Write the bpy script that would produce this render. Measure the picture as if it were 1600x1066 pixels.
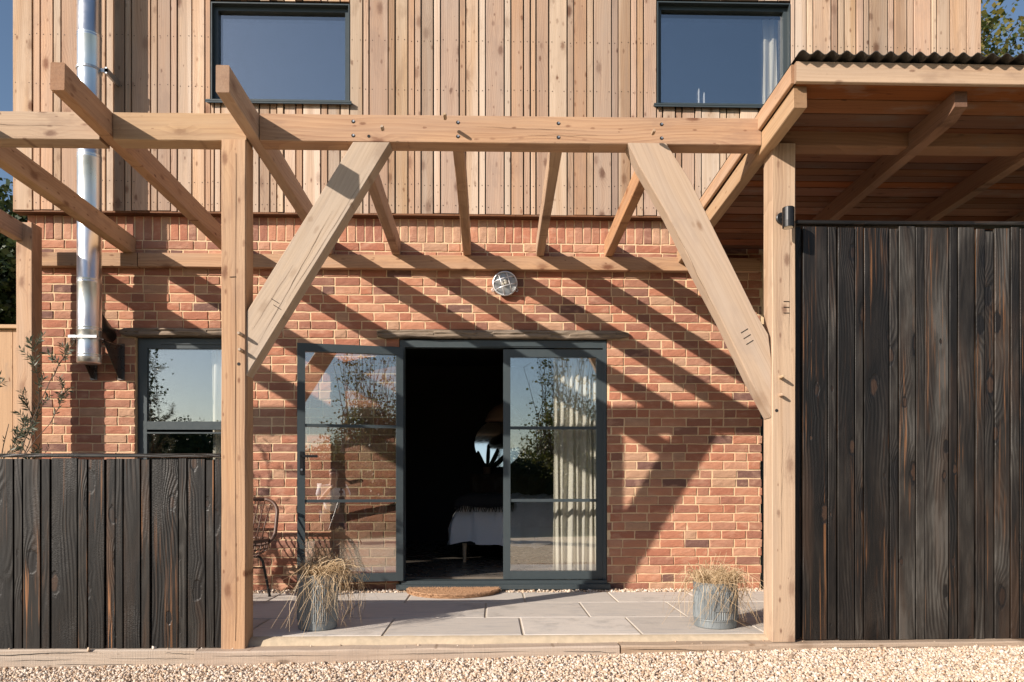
import bpy, bmesh, math, random
import numpy as np
from mathutils import Vector, Matrix, noise
R = math.radians
rng = random.Random(7)
for o in list(bpy.data.objects): bpy.data.objects.remove(o)
SC = bpy.context.scene; COL = SC.collection

# ------------------------------------------------------------------ camera
cam_d = bpy.data.cameras.new('camera'); cam = bpy.data.objects.new('camera', cam_d); COL.objects.link(cam)
cam.location = (0, -6.34, 0.905)
cam.rotation_euler = (R(90), 0, -math.atan(30/1150))
cam_d.sensor_width = 36; cam_d.lens = 1150/1600*36; cam_d.shift_y = (757-533)/1600
cam_d.clip_start = 0.02; cam_d.clip_end = 2000
SC.camera = cam
# ------------------------------------------------------------------ sky, sun, exposure
SUN = Vector((-1.257, -1.0, 0.777)).normalized()          # towards the sun
W = bpy.data.worlds.new('World'); SC.world = W; W.use_nodes = True
wn = W.node_tree.nodes; wl = W.node_tree.links
sky = wn.new('ShaderNodeTexSky'); sky.sky_type = 'NISHITA'; sky.sun_disc = False
sky.sun_elevation = math.asin(SUN.z); sky.sun_rotation = math.atan2(SUN.x, SUN.y)
sky.altitude = 100; sky.air_density = 1.0; sky.dust_density = 0.8; sky.ozone_density = 1.5
bg = wn['Background']; bg.inputs['Strength'].default_value = 0.082
wl.new(sky.outputs[0], bg.inputs[0])
sd = bpy.data.lights.new('sun', 'SUN'); sd.energy = 5.0; sd.angle = R(0.53); sd.color = (1.0, 0.895, 0.785)
so = bpy.data.objects.new('sun', sd); COL.objects.link(so); so.location = (-12, -10, 8)
so.rotation_euler = SUN.to_track_quat('Z', 'Y').to_euler()
SC.view_settings.view_transform = 'Standard'; SC.view_settings.look = 'None'
SC.view_settings.exposure = 0.55; SC.view_settings.gamma = 1
SC.render.engine = 'CYCLES'; SC.cycles.use_denoising = True
SC.cycles.max_bounces = 10; SC.cycles.transparent_max_bounces = 16; SC.cycles.caustics_reflective = False

# ------------------------------------------------------------------ material helpers
class NT:
    def __init__(s, name):
        s.m = bpy.data.materials.new(name); s.m.use_nodes = True
        s.t = s.m.node_tree; s.b = s.t.nodes['Principled BSDF']; s.out = s.t.nodes['Material Output']
    def n(s, typ, **kw):
        nd = s.t.nodes.new('ShaderNode'+typ)
        for k, v in kw.items(): setattr(nd, k, v)
        return nd
    def put(s, sock, v):
        if isinstance(v, bpy.types.NodeSocket): s.t.links.new(v, sock)
        elif isinstance(v, tuple) and len(v) == 3 and sock.type == 'RGBA': sock.default_value = (*v, 1)
        else: sock.default_value = v
    def math(s, op, a, b=0.0, clamp=False):
        nd = s.n('Math', operation=op, use_clamp=clamp); s.put(nd.inputs[0], a); s.put(nd.inputs[1], b); return nd.outputs[0]
    def vmul(s, a, b):
        nd = s.n('VectorMath', operation='MULTIPLY'); s.put(nd.inputs[0], a); s.put(nd.inputs[1], b); return nd.outputs[0]
    def vadd(s, a, b):
        nd = s.n('VectorMath', operation='ADD'); s.put(nd.inputs[0], a); s.put(nd.inputs[1], b); return nd.outputs[0]
    def xyz(s, x, y, z):
        nd = s.n('CombineXYZ')
        for i, v in enumerate((x, y, z)): s.put(nd.inputs[i], v)
        return nd.outputs[0]
    def sep(s, v):
        nd = s.n('SeparateXYZ'); s.put(nd.inputs[0], v); return nd.outputs
    def noise(s, v, scale, detail=2.0, rough=0.5):
        nd = s.n('TexNoise'); s.put(nd.inputs['Vector'], v); s.put(nd.inputs['Scale'], scale)
        nd.inputs['Detail'].default_value = detail; nd.inputs['Roughness'].default_value = rough; return nd.outputs[0]
    def rng(s, v, a, b, c=0.0, d=1.0, smooth=False):
        nd = s.n('MapRange', interpolation_type='SMOOTHSTEP' if smooth else 'LINEAR')
        for i, q in enumerate((v, a, b, c, d)): s.put(nd.inputs[i], q)
        return nd.outputs[0]
    def mix(s, f, a, b, mode='MIX'):
        nd = s.n('Mix', data_type='RGBA', blend_type=mode)
        s.put(nd.inputs[0], f); s.put(nd.inputs[6], a); s.put(nd.inputs[7], b); return nd.outputs[2]
    def ramp(s, f, stops, const=False):
        nd = s.n('ValToRGB'); cr = nd.color_ramp; cr.interpolation = 'CONSTANT' if const else 'LINEAR'
        while len(cr.elements) < len(stops): cr.elements.new(0.5)
        for e, (p, c) in zip(cr.elements, stops): e.position = p; e.color = (*c, 1)
        s.put(nd.inputs[0], f); return nd.outputs[0]
    def bump(s, h, strength, dist):
        nd = s.n('Bump'); nd.inputs['Strength'].default_value = strength; nd.inputs['Distance'].default_value = dist
        s.put(nd.inputs['Height'], h); s.put(s.b.inputs['Normal'], nd.outputs[0])
    def set(s, **kw):
        for k, v in kw.items(): s.put(s.b.inputs[k.replace('_', ' ')], v)
    def coords(s):
        tc = s.n('TexCoord').outputs['Object']; r = s.n('ObjectInfo').outputs['Random']
        off = s.xyz(s.math('MULTIPLY', r, 37.0), s.math('MULTIPLY', r, 91.0), s.math('MULTIPLY', r, 53.0))
        return s.vadd(tc, off), r
    def island(s, r=None):
        g = s.n('NewGeometry').outputs['Random Per Island']
        if r is None: return g
        return s.math('FRACT', s.math('ADD', s.math('MULTIPLY', g, 7.31), s.math('MULTIPLY', r, 3.77)))

def wood(name, light, dark, knot, ring=24.0, kx=5.5, kz=2.0, krad=0.15, contrast=0.6, tint=(0.86, 1.1), grey=0.0,
         greycol=(.30, .26, .22), rough=0.72, bump=0.35, saw=0.0, sap=None, sapamt=.6, gatemin=.25):
    s = NT(name); p, r = s.coords(); x, y, z = s.sep(p)
    r2 = s.math('FRACT', s.math('MULTIPLY', r, 17.3)); r3 = s.math('FRACT', s.math('MULTIPLY', r, 31.7))
    def knots(fx, fz, rad0, g0, seed):
        kv = s.xyz(s.math('ADD', s.math('MULTIPLY', x, fx), seed), s.math('MULTIPLY', z, fz), 0.0)
        vo = s.n('TexVoronoi', voronoi_dimensions='2D'); s.put(vo.inputs['Vector'], kv); vo.inputs['Scale'].default_value = 1
        d = vo.outputs['Distance']; c0 = s.sep(vo.outputs['Color'])
        gate = s.rng(c0[0], g0, 1.0, 0.0, 1.0); rad = s.math('MULTIPLY', s.math('POWER', gate, .7), rad0)
        wob = s.math('ADD', d, s.math('MULTIPLY', s.math('SUBTRACT', s.noise(p, 45.0, 2), 0.5), 0.09))
        kn = s.math('MULTIPLY', s.rng(wob, rad, s.math('MULTIPLY', rad, 0.25), 0.0, 1.0, True), s.rng(c0[1], 0, 1, .35, 1.0))
        return d, gate, kn
    d, gate, kn = knots(kx, kz, krad, gatemin, 0.0)
    d2, gate2, kn2 = knots(kx*2.3, kz*2.0, krad*.85, .45, 7.7)
    halo = s.math('MULTIPLY', s.rng(d, 0.42, 0.03, 0.0, 1.0, True), gate)
    low = s.math('SUBTRACT', s.noise(s.vmul(p, (2.2, 2.2, 0.9)), 1.0, 1.0), 0.5)
    gx = s.math('ADD', s.math('ADD', x, s.math('MULTIPLY', low, 0.20)), s.math('MULTIPLY', halo, 0.04))
    gv = s.xyz(gx, s.math('MULTIPLY', y, 0.6), s.math('MULTIPLY', z, 0.05))
    wv = s.n('TexWave', wave_type='BANDS', bands_direction='X', wave_profile='SAW')
    s.put(wv.inputs['Vector'], gv); wv.inputs['Scale'].default_value = ring; wv.inputs['Distortion'].default_value = 3.5
    wv.inputs['Detail'].default_value = 2.5; wv.inputs['Detail Scale'].default_value = 0.9
    ringv = wv.outputs['Fac']
    vis = s.rng(s.noise(s.vmul(p, (11, 11, 0.8)), 1.0, 2.0), 0.3, 0.7, 0.25, 1.0)      # where the rings show strongly
    st = s.noise(s.vmul(p, (150.0, 150.0, 2.6)), 1.0, 4.0, 0.65)
    patch = s.noise(s.vmul(p, (13.0, 13.0, 0.8)), 1.0, 4.0, 0.6)
    f = s.math('ADD', s.math('MULTIPLY', s.math('MULTIPLY', ringv, vis), contrast*0.85), s.math('MULTIPLY', s.math('SUBTRACT', st, 0.5), 1.3*contrast))
    st2 = s.noise(s.vmul(p, (52.0, 52.0, 1.1)), 1.0, 3.0, 0.6)
    f = s.math('ADD', f, s.math('MULTIPLY', s.math('SUBTRACT', st2, .5), 1.5*contrast))
    f = s.math('ADD', f, s.math('ADD', s.math('MULTIPLY', halo, 0.30), s.math('MULTIPLY', s.math('SUBTRACT', patch, .5), .9)), True)
    col = s.mix(f, light, dark)
    if sap:
        sp = s.rng(s.math('ADD', s.noise(s.vmul(p, (9, 9, 0.45)), 1.0, 2.0), s.math('MULTIPLY', s.math('SUBTRACT', r3, .5), .35)), 0.45, 0.68, 0.0, sapamt, True)
        col = s.mix(sp, col, s.mix(s.math('MULTIPLY', f, .6), sap, light))
    if grey: col = s.mix(s.rng(s.noise(s.vmul(p, (14, 14, 1.2)), 1.0, 4.0), 0.35, 0.7, 0.0, grey), col, greycol)
    blot = s.rng(s.noise(s.vmul(p, (7, 7, 2.5)), 1.0, 4.0, .65), .53, .68, 0.0, .55, True)   # water marks, handling marks
    col = s.mix(blot, col, s.mix(.5, dark, greycol))
    col = s.mix(s.math('MULTIPLY', kn, 0.9), col, knot); col = s.mix(s.math('MULTIPLY', kn2, 0.75), col, knot)
    endg = s.rng(s.math('ABSOLUTE', s.sep(s.n('TexCoord').outputs['Normal'])[2]), .8, .95, 0.0, .7)
    col = s.mix(endg, col, s.mix(s.noise(s.vmul(p, (90, 90, 90)), 1.0, 3.0), tuple(q*.5 for q in dark), dark))
    hs = s.n('HueSaturation'); s.put(hs.inputs['Color'], col); s.put(hs.inputs['Value'], s.rng(r, 0.0, 1.0, tint[0], tint[1]))
    s.put(hs.inputs['Saturation'], s.rng(r2, 0, 1, 0.80, 1.12)); s.put(hs.inputs['Hue'], s.rng(r3, 0, 1, .492, .504))
    h = s.math('SUBTRACT', s.math('ADD', s.math('MULTIPLY', ringv, 0.35), s.math('MULTIPLY', st, 0.65)), s.math('MULTIPLY', kn, 0.3))
    if saw: h = s.math('ADD', h, s.math('MULTIPLY', s.noise(s.vmul(p, (6, 6, 160)), 1.0, 2.0), saw))
    s.set(Base_Color=hs.outputs[0], Roughness=rough); s.b.inputs['Specular IOR Level'].default_value = 0.25
    s.bump(h, bump, 0.004); return s.m

def charred(name, k=1.0, brown=0.5):
    s = NT(name); p, r = s.coords(); x, y, z = s.sep(p)
    r2 = s.math('FRACT', s.math('MULTIPLY', r, 23.1))
    kv = s.xyz(s.math('MULTIPLY', x, 6.0), s.math('MULTIPLY', z, 2.3), 0.0)
    vo = s.n('TexVoronoi', voronoi_dimensions='2D'); s.put(vo.inputs['Vector'], kv); vo.inputs['Scale'].default_value = 1
    d = vo.outputs['Distance']; c0 = s.sep(vo.outputs['Color'])
    gate = s.rng(c0[0], 0.25, .9); rad = s.math('MULTIPLY', s.math('POWER', gate, .7), 0.20)
    dw = s.math('ADD', d, s.math('MULTIPLY', s.math('SUBTRACT', s.noise(p, 32.0, 2), 0.5), 0.12))
    kn = s.rng(dw, rad, s.math('MULTIPLY', rad, 0.72), 0.0, 1.0, True)
    core = s.math('MULTIPLY', s.rng(dw, s.math('MULTIPLY', rad, 0.66), s.math('MULTIPLY', rad, 0.42), 0.0, 1.0, True), s.rng(c0[1], .25, .9, 0.0, 1.0))
    halo = s.math('MULTIPLY', s.rng(d, 0.48, 0.05, 0.0, 1.0, True), gate)
    low = s.math('SUBTRACT', s.noise(s.vmul(p, (2.4, 2.4, 1.1)), 1.0, 1.5), 0.5)
    gx = s.math('ADD', s.math('ADD', x, s.math('MULTIPLY', low, 0.20)), s.math('MULTIPLY', halo, 0.055))
    wv = s.n('TexWave', wave_type='BANDS', bands_direction='X', wave_profile='SIN')
    s.put(wv.inputs['Vector'], s.xyz(gx, s.math('MULTIPLY', y, 0.6), s.math('MULTIPLY', z, 0.05)))
    wv.inputs['Scale'].default_value = 15; wv.inputs['Distortion'].default_value = 3.0; wv.inputs['Detail'].default_value = 2
    ringv = wv.outputs['Fac']; vis = s.rng(s.noise(s.vmul(p, (8, 8, 1.3)), 1.0, 2.0), .4, .65, 0.05, 1.0, True)
    rv = s.math('MULTIPLY', s.math('SUBTRACT', ringv, .5), vis)
    st = s.noise(s.vmul(p, (190.0, 190.0, 5.0)), 1.0, 4.0, 0.7)
    broad = s.noise(s.vmul(p, (8, 8, 1.7)), 1.0, 4.0, .6)
    f = s.math('ADD', s.math('MULTIPLY', rv, 0.34), s.rng(broad, .28, .72, 0.0, 1.0))
    f = s.math('ADD', f, s.math('MULTIPLY', s.math('SUBTRACT', st, .5), .45)); f = s.math('ADD', f, s.rng(r, 0, 1, -.28, .22))
    f = s.math('SUBTRACT', f, s.math('MULTIPLY', halo, .25), True)
    col = s.ramp(f, [(0.0, (.0055*k, .0046*k, .0042*k)), (0.3, (.016*k, .0128*k, .011*k)), (0.6, (.040*k, .034*k, .029*k)), (.85, (.078*k, .070*k, .061*k)), (1.0, (.125*k, .115*k, .103*k))])
    raw = s.math('MULTIPLY', s.rng(s.noise(s.vmul(p, (75, 75, 1.3)), 1.0, 3.0, 0.7), 0.56, 0.66), s.rng(s.noise(s.vmul(p, (6, 6, 0.9)), 1.0, 2.0), 0.48, 0.62))
    raw = s.math('MULTIPLY', raw, s.rng(r2, .25, .75, .15, 1.0))
    col = s.mix(s.math('MULTIPLY', raw, brown), col, (.30, .135, .055))
    warm = s.math('MULTIPLY', s.rng(s.noise(s.vmul(p, (9, 9, 0.9)), 1.3, 3.0), 0.50, 0.72, 0.0, 0.55), s.rng(r2, .4, .9))
    col = s.mix(s.math('MULTIPLY', warm, brown), col, (.085, .047, .027))
    col = s.mix(s.math('MULTIPLY', kn, 0.92), col, (.006, .005, .005)); col = s.mix(s.math('MULTIPLY', core, 0.8), col, (.055, .030, .018))
    cr = s.n('TexVoronoi', feature='DISTANCE_TO_EDGE'); s.put(cr.inputs['Vector'], s.vmul(p, (55, 55, 150))); cr.inputs['Scale'].default_value = 1
    crk = s.math('MULTIPLY', s.rng(cr.outputs['Distance'], 0.0, 0.25), s.rng(s.noise(s.vmul(p, (5, 5, 2)), 1.0, 2), 0.45, 0.6, 0.05, 1.0))
    h = s.math('ADD', s.math('ADD', s.math('MULTIPLY', rv, 0.7), s.math('MULTIPLY', st, 0.45)), s.math('MULTIPLY', crk, 0.22))
    h = s.math('ADD', h, s.math('MULTIPLY', s.noise(s.vmul(p, (14, 14, 3)), 1.0, 2.0), 2.2)); h = s.math('SUBTRACT', h, s.math('MULTIPLY', kn, 1.2))
    s.set(Base_Color=col, Roughness=s.rng(broad, 0.3, 0.7, 0.62, 0.40)); s.b.inputs['Specular IOR Level'].default_value = 0.4
    s.bump(h, 0.40, 0.006); return s.m

def plain(name, col, rough=0.5, metal=0.0, var=0.12, scale=30.0, bump=0.0, spec=0.5, coat=0.0):
    s = NT(name); p, r = s.coords(); n = s.noise(p, scale, 4.0, 0.6)
    c = s.mix(n, tuple(q*(1-var) for q in col), tuple(min(1, q*(1+var)) for q in col))
    s.set(Base_Color=c, Metallic=metal, Roughness=s.rng(n, 0.25, 0.75, max(0.02, rough-0.07), min(1, rough+0.07)))
    s.b.inputs['Specular IOR Level'].default_value = spec; s.b.inputs['Coat Weight'].default_value = coat
    if bump: s.bump(n, bump, 0.004)
    return s.m

def brick_mat():
    s = NT('handmade brick'); p, r = s.coords(); k = s.island(r)
    base = s.ramp(k, [(0, (.44, .185, .112)), (.14, (.49, .230, .142)), (.30, (.39, .158, .098)), (.44, (.50, .262, .168)), (.55, (.41, .205, .136)),
                      (.66, (.33, .145, .098)), (.76, (.45, .270, .175)), (.85, (.27, .132, .095)), (.915, (.17, .092, .076)), (.95, (.37, .175, .113))], True)
    n1 = s.noise(p, 18.0, 5.0, 0.65); n2 = s.noise(p, 160.0, 3.0, 0.6); n3 = s.noise(s.vmul(p, (4, 4, 9)), 2.0, 3.0)
    c = s.mix(s.rng(n1, 0.3, 0.7, 0.0, 0.45), base, s.mix(0.5, base, (.22, .11, .085)))
    c = s.mix(s.rng(n3, 0.52, 0.75, 0.0, 0.5), c, (.58, .36, .25))
    c = s.mix(s.rng(n2, 0.60, 0.75, 0.0, 0.5), c, (.13, .07, .05))
    c = s.mix(s.rng(n2, 0.38, 0.25, 0.0, 0.35), c, (.62, .47, .34))
    s.set(Base_Color=c, Roughness=0.88); s.b.inputs['Specular IOR Level'].default_value = 0.2
    cr = s.noise(s.vmul(p, (30, 30, 75)), 1.0, 4.0, 0.6)
    s.bump(s.math('ADD', s.math('MULTIPLY', n1, 0.6), s.math('ADD', s.math('MULTIPLY', n2, 0.3), s.math('MULTIPLY', cr, 0.9))), 0.8, 0.006)
    return s.m

def leaf_mat(name, cols, trans=0.3):
    s = NT(name); k = s.island()
    c = s.ramp(k, [(i/max(1, len(cols)-1), q) for i, q in enumerate(cols)])
    s.set(Base_Color=c, Roughness=0.5); s.b.inputs['Specular IOR Level'].default_value = 0.35
    tr = s.n('BsdfTranslucent'); s.put(tr.inputs[0], s.mix(0.5, c, tuple(min(1, q*1.6) for q in cols[-1])))
    mx = s.n('MixShader'); mx.inputs[0].default_value = trans
    s.t.links.new(s.b.outputs[0], mx.inputs[1]); s.t.links.new(tr.outputs[0], mx.inputs[2]); s.t.links.new(mx.outputs[0], s.out.inputs[0])
    return s.m

def glass_mat(name, ior=3.0, tint=(.985, .995, .99)):
    s = NT(name); tr = s.n('BsdfTransparent'); tr.inputs[0].default_value = (*tint, 1)
    gl = s.n('BsdfGlossy'); gl.inputs['Roughness'].default_value = 0.0; gl.inputs[0].default_value = (1, 1, 1, 1)
    fr = s.n('Fresnel'); bf = s.n('NewGeometry').outputs['Backfacing']
    s.put(fr.inputs[0], s.math('ADD', ior, s.math('MULTIPLY', bf, 1.0/ior-ior)))
    # float glass is never quite flat: a long, faint ripple in the reflection
    p = s.n('TexCoord').outputs['Object']; b = s.n('Bump'); b.inputs['Strength'].default_value = 0.02; b.inputs['Distance'].default_value = 0.01
    s.put(b.inputs['Height'], s.noise(p, 2.2, 1.0)); s.t.links.new(b.outputs[0], gl.inputs['Normal'])
    mx = s.n('MixShader'); s.t.links.new(fr.outputs[0], mx.inputs[0]); s.t.links.new(tr.outputs[0], mx.inputs[1])
    s.t.links.new(gl.outputs[0], mx.inputs[2]); s.t.links.new(mx.outputs[0], s.out.inputs[0]); s.t.nodes.remove(s.b)
    return s.m

def slab_mat():
    s = NT('sandstone slab'); p, r = s.coords()
    n = s.noise(p, 5.0, 5.0, 0.6); n2 = s.noise(p, 90.0, 4.0, 0.65); n3 = s.noise(s.vmul(p, (3, 14, 3)), 2.0, 3)
    c = s.mix(n, (.50, .455, .405), (.60, .545, .485)); c = s.mix(s.rng(n3, .5, .75, 0, .6), c, (.37, .36, .355))
    c = s.mix(s.rng(n2, .55, .75, 0, .35), c, (.34, .32, .30))
    sp = s.rng(s.noise(p, 2.6, 6.0, .7), .56, .68, 0, .5, True); c = s.mix(sp, c, (.31, .285, .255))
    c = s.mix(s.rng(s.noise(p, 34.0, 2.0), .68, .74, 0, .5), c, (.60, .55, .48))
    hs = s.n('HueSaturation'); s.put(hs.inputs['Color'], c); s.put(hs.inputs['Value'], s.rng(r, 0, 1, .84, 1.1))
    s.set(Base_Color=hs.outputs[0], Roughness=.8); s.bump(s.math('ADD', n, s.math('MULTIPLY', n2, .25)), .5, .008); return s.m

def stone_mat():
    s = NT('gravel stones'); k = s.island(); p = s.n('TexCoord').outputs['Object']
    c = s.ramp(k, [(0, (.60, .46, .34)), (.18, (.68, .56, .45)), (.36, (.54, .38, .26)), (.50, (.74, .65, .56)), (.66, (.58, .45, .34)),
                   (.80, (.42, .27, .17)), (.87, (.66, .59, .52)), (.95, (.26, .19, .14))], True)
    c = s.mix(s.rng(s.noise(p, 130.0, 3), .4, .7, 0, .4), c, (.42, .31, .20))
    s.set(Base_Color=c, Roughness=.8); return s.m

def bed_mat(name, a, b, scale):
    s = NT(name); p = s.n('TexCoord').outputs['Object']
    vo = s.n('TexVoronoi'); s.put(vo.inputs['Vector'], p); vo.inputs['Scale'].default_value = scale
    c = s.mix(s.sep(vo.outputs['Color'])[0], a, b); c = s.mix(s.rng(s.noise(p, .6, 3), .4, .7, 0, .3), c, tuple(q*.8 for q in a))
    s.set(Base_Color=c, Roughness=.9); s.bump(s.math('MULTIPLY', vo.outputs['Distance'], -1.0), .8, .012); return s.m

M = {}
M['larch'] = wood('larch cladding', (.505, .335, .213), (.30, .175, .102), (.14, .058, .028), ring=17, kx=5, kz=2.6, krad=.20, contrast=.78, tint=(.70, 1.16), grey=.5, greycol=(.41, .315, .245), sap=(.64, .51, .40), sapamt=.7)
M['frame'] = wood('green larch frame', (.495, .308, .168), (.29, .150, .072), (.145, .055, .024), ring=14, kx=6, kz=2.8, krad=.20, contrast=.85, tint=(.92, 1.06), grey=.45, greycol=(.36, .25, .175), bump=.4, sap=(.55, .39, .255), sapamt=.5)
M['frame_shade'] = wood('shade-darkened frame timber', (.30, .155, .078), (.17, .08, .038), (.08, .03, .014), ring=16, contrast=.6, tint=(.85, 1.08))  # frame timber with the lean-to's shade put into its colour
M['brace'] = wood('planed oak brace', (.475, .355, .245), (.32, .222, .145), (.22, .13, .07), ring=12, kx=3.5, kz=1.8, krad=.2, contrast=.6, tint=(.97, 1.05), grey=.45, greycol=(.43, .36, .30), bump=.25)
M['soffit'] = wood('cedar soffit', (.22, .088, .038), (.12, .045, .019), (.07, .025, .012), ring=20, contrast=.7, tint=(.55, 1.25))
M['sleeper'] = wood('weathered sleeper', (.46, .355, .26), (.29, .205, .14), (.16, .10, .06), ring=12, contrast=.8, tint=(.9, 1.08), grey=.6, greycol=(.47, .40, .33), bump=.7, saw=.5)
M['lintel'] = wood('old oak lintel', (.30, .225, .16), (.085, .06, .043), (.05, .035, .026), ring=10, contrast=1.0, grey=.6, greycol=(.25, .21, .18), bump=1.0)
M['fencewood'] = wood('close board fence', (.50, .33, .19), (.36, .22, .12), (.20, .09, .04), ring=22, contrast=.5)
M['dresser'] = wood('walnut', (.10, .06, .035), (.05, .03, .02), (.03, .02, .01), contrast=.5)
M['bedleg'] = wood('pale beech', (.62, .42, .22), (.5, .32, .16), (.3, .18, .08), contrast=.3)
M['char_pale'] = charred('weathered charred larch', .60, .65)
M['char'] = charred('charred larch', .36, 1.7)
M['brick'] = brick_mat()
M['mortar'] = plain('lime mortar', (.69, .515, .325), .92, var=.18, scale=60, bump=.5, spec=.15)
M['alu'] = plain('anthracite aluminium', (.046, .060, .066), .40, var=.04, spec=.5)
M['black'] = plain('black painted metal', (.012, .012, .013), .4, var=.1)
M['dark'] = plain('black sheet', (.010, .010, .011), .8, var=.2)
M['steel'] = plain('polished stainless steel', (.74, .75, .76), .32, 1.0, var=.03, scale=8)
M['dullsteel'] = plain('galvanised steel', (.50, .51, .52), .42, .9, var=.15, scale=40)
M['galv'] = plain('bright galvanised', (.72, .73, .74), .38, .6, var=.08)
M['darksteel'] = plain('dull dark steel', (.16, .14, .13), .3, .9, var=.2)
M['nail'] = plain('rusty nail', (.05, .03, .022), .6, .5)
M['zinc'] = plain('weathered zinc', (.205, .228, .238), .55, .35, var=.2, scale=14, bump=.1)
M['corrug'] = plain('dark corrugated sheet', (.045, .040, .034), .6, .2, var=.3, scale=20, bump=.2)
M['soil'] = plain('dry soil', (.06, .042, .03), .95, var=.4, scale=80, bump=.8)
M['straw'] = leaf_mat('dry straw grass', [(.20, .13, .07), (.44, .31, .18), (.60, .45, .28), (.74, .58, .39)], .3)
M['slab'] = slab_mat(); M['stone'] = stone_mat()
M['grout'] = plain('slab pointing', (.46, .395, .31), .9, var=.15, scale=50, bump=.4)
M['edging'] = plain('cream mortar fillet', (.47, .38, .27), .92, var=.3, scale=22, bump=.8)
M['gravelbed'] = bed_mat('gravel bed', (.46, .35, .23), (.68, .58, .44), 60)
M['grass'] = bed_mat('rough grass', (.045, .075, .02), (.08, .11, .035), 20)
M['coir'] = plain('coir', (.43, .255, .145), .95, var=.5, scale=240, bump=1.0)
M['rattan'] = plain('brown rattan', (.105, .052, .034), .5, var=.3, scale=60)
M['glass'] = glass_mat('double glazing'); M['glass2'] = glass_mat('coated upper glazing', 3.3)
M['clear'] = glass_mat('lamp glass', 1.5, (.9, .9, .88))
M['curtain'] = plain('cream linen', (.82, .78, .68), .9, var=.06, scale=200, bump=.2, spec=.1)
M['white'] = plain('white cotton', (.86, .86, .88), .9, var=.04, scale=60, bump=.2, spec=.1)
M['throw'] = plain('charcoal throw', (.022, .021, .022), .95, var=.3, scale=120)
M['room'] = plain('gloom-darkened plaster', (.050, .044, .041), .85, var=.1)  # gloom of the underexposed interior put into the wall colour
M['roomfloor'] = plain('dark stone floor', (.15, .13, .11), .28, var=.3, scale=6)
M['shade'] = plain('terracotta shade', (.34, .20, .13), .8, var=.1)
M['mirror'] = plain('mirror silver', (.9, .9, .9), .02, 1.0, var=.0)
M['cactus'] = plain('cactus skin', (.03, .05, .025), .7, var=.3)
M['pebbledash'] = plain('house render', (.5, .42, .33), .9)
M['slate'] = plain('slate', (.08, .085, .09), .7)
M['bark'] = plain('bark', (.10, .075, .055), .9, var=.4, scale=30, bump=.8)
M['leafdark'] = leaf_mat('evergreen leaves', [(.012, .024, .009), (.03, .055, .018), (.06, .08, .025)], .2)
M['leafauto'] = leaf_mat('autumn tinged leaves', [(.035, .055, .014), (.09, .105, .022), (.20, .15, .03), (.08, .10, .03)], .3)
M['olive'] = leaf_mat('olive leaves', [(.04, .055, .03), (.10, .12, .08), (.15, .16, .11)], .2)
M['skin'] = plain('skin', (.48, .29, .21), .5, var=.06); M['denim'] = plain('dark trousers', (.03, .035, .05), .9, var=.2)
M['hair'] = plain('brown hair', (.05, .03, .02), .6, var=.3, scale=90); M['bulb'] = plain('frosted bulb', (.8, .76, .66), .3)

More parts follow.
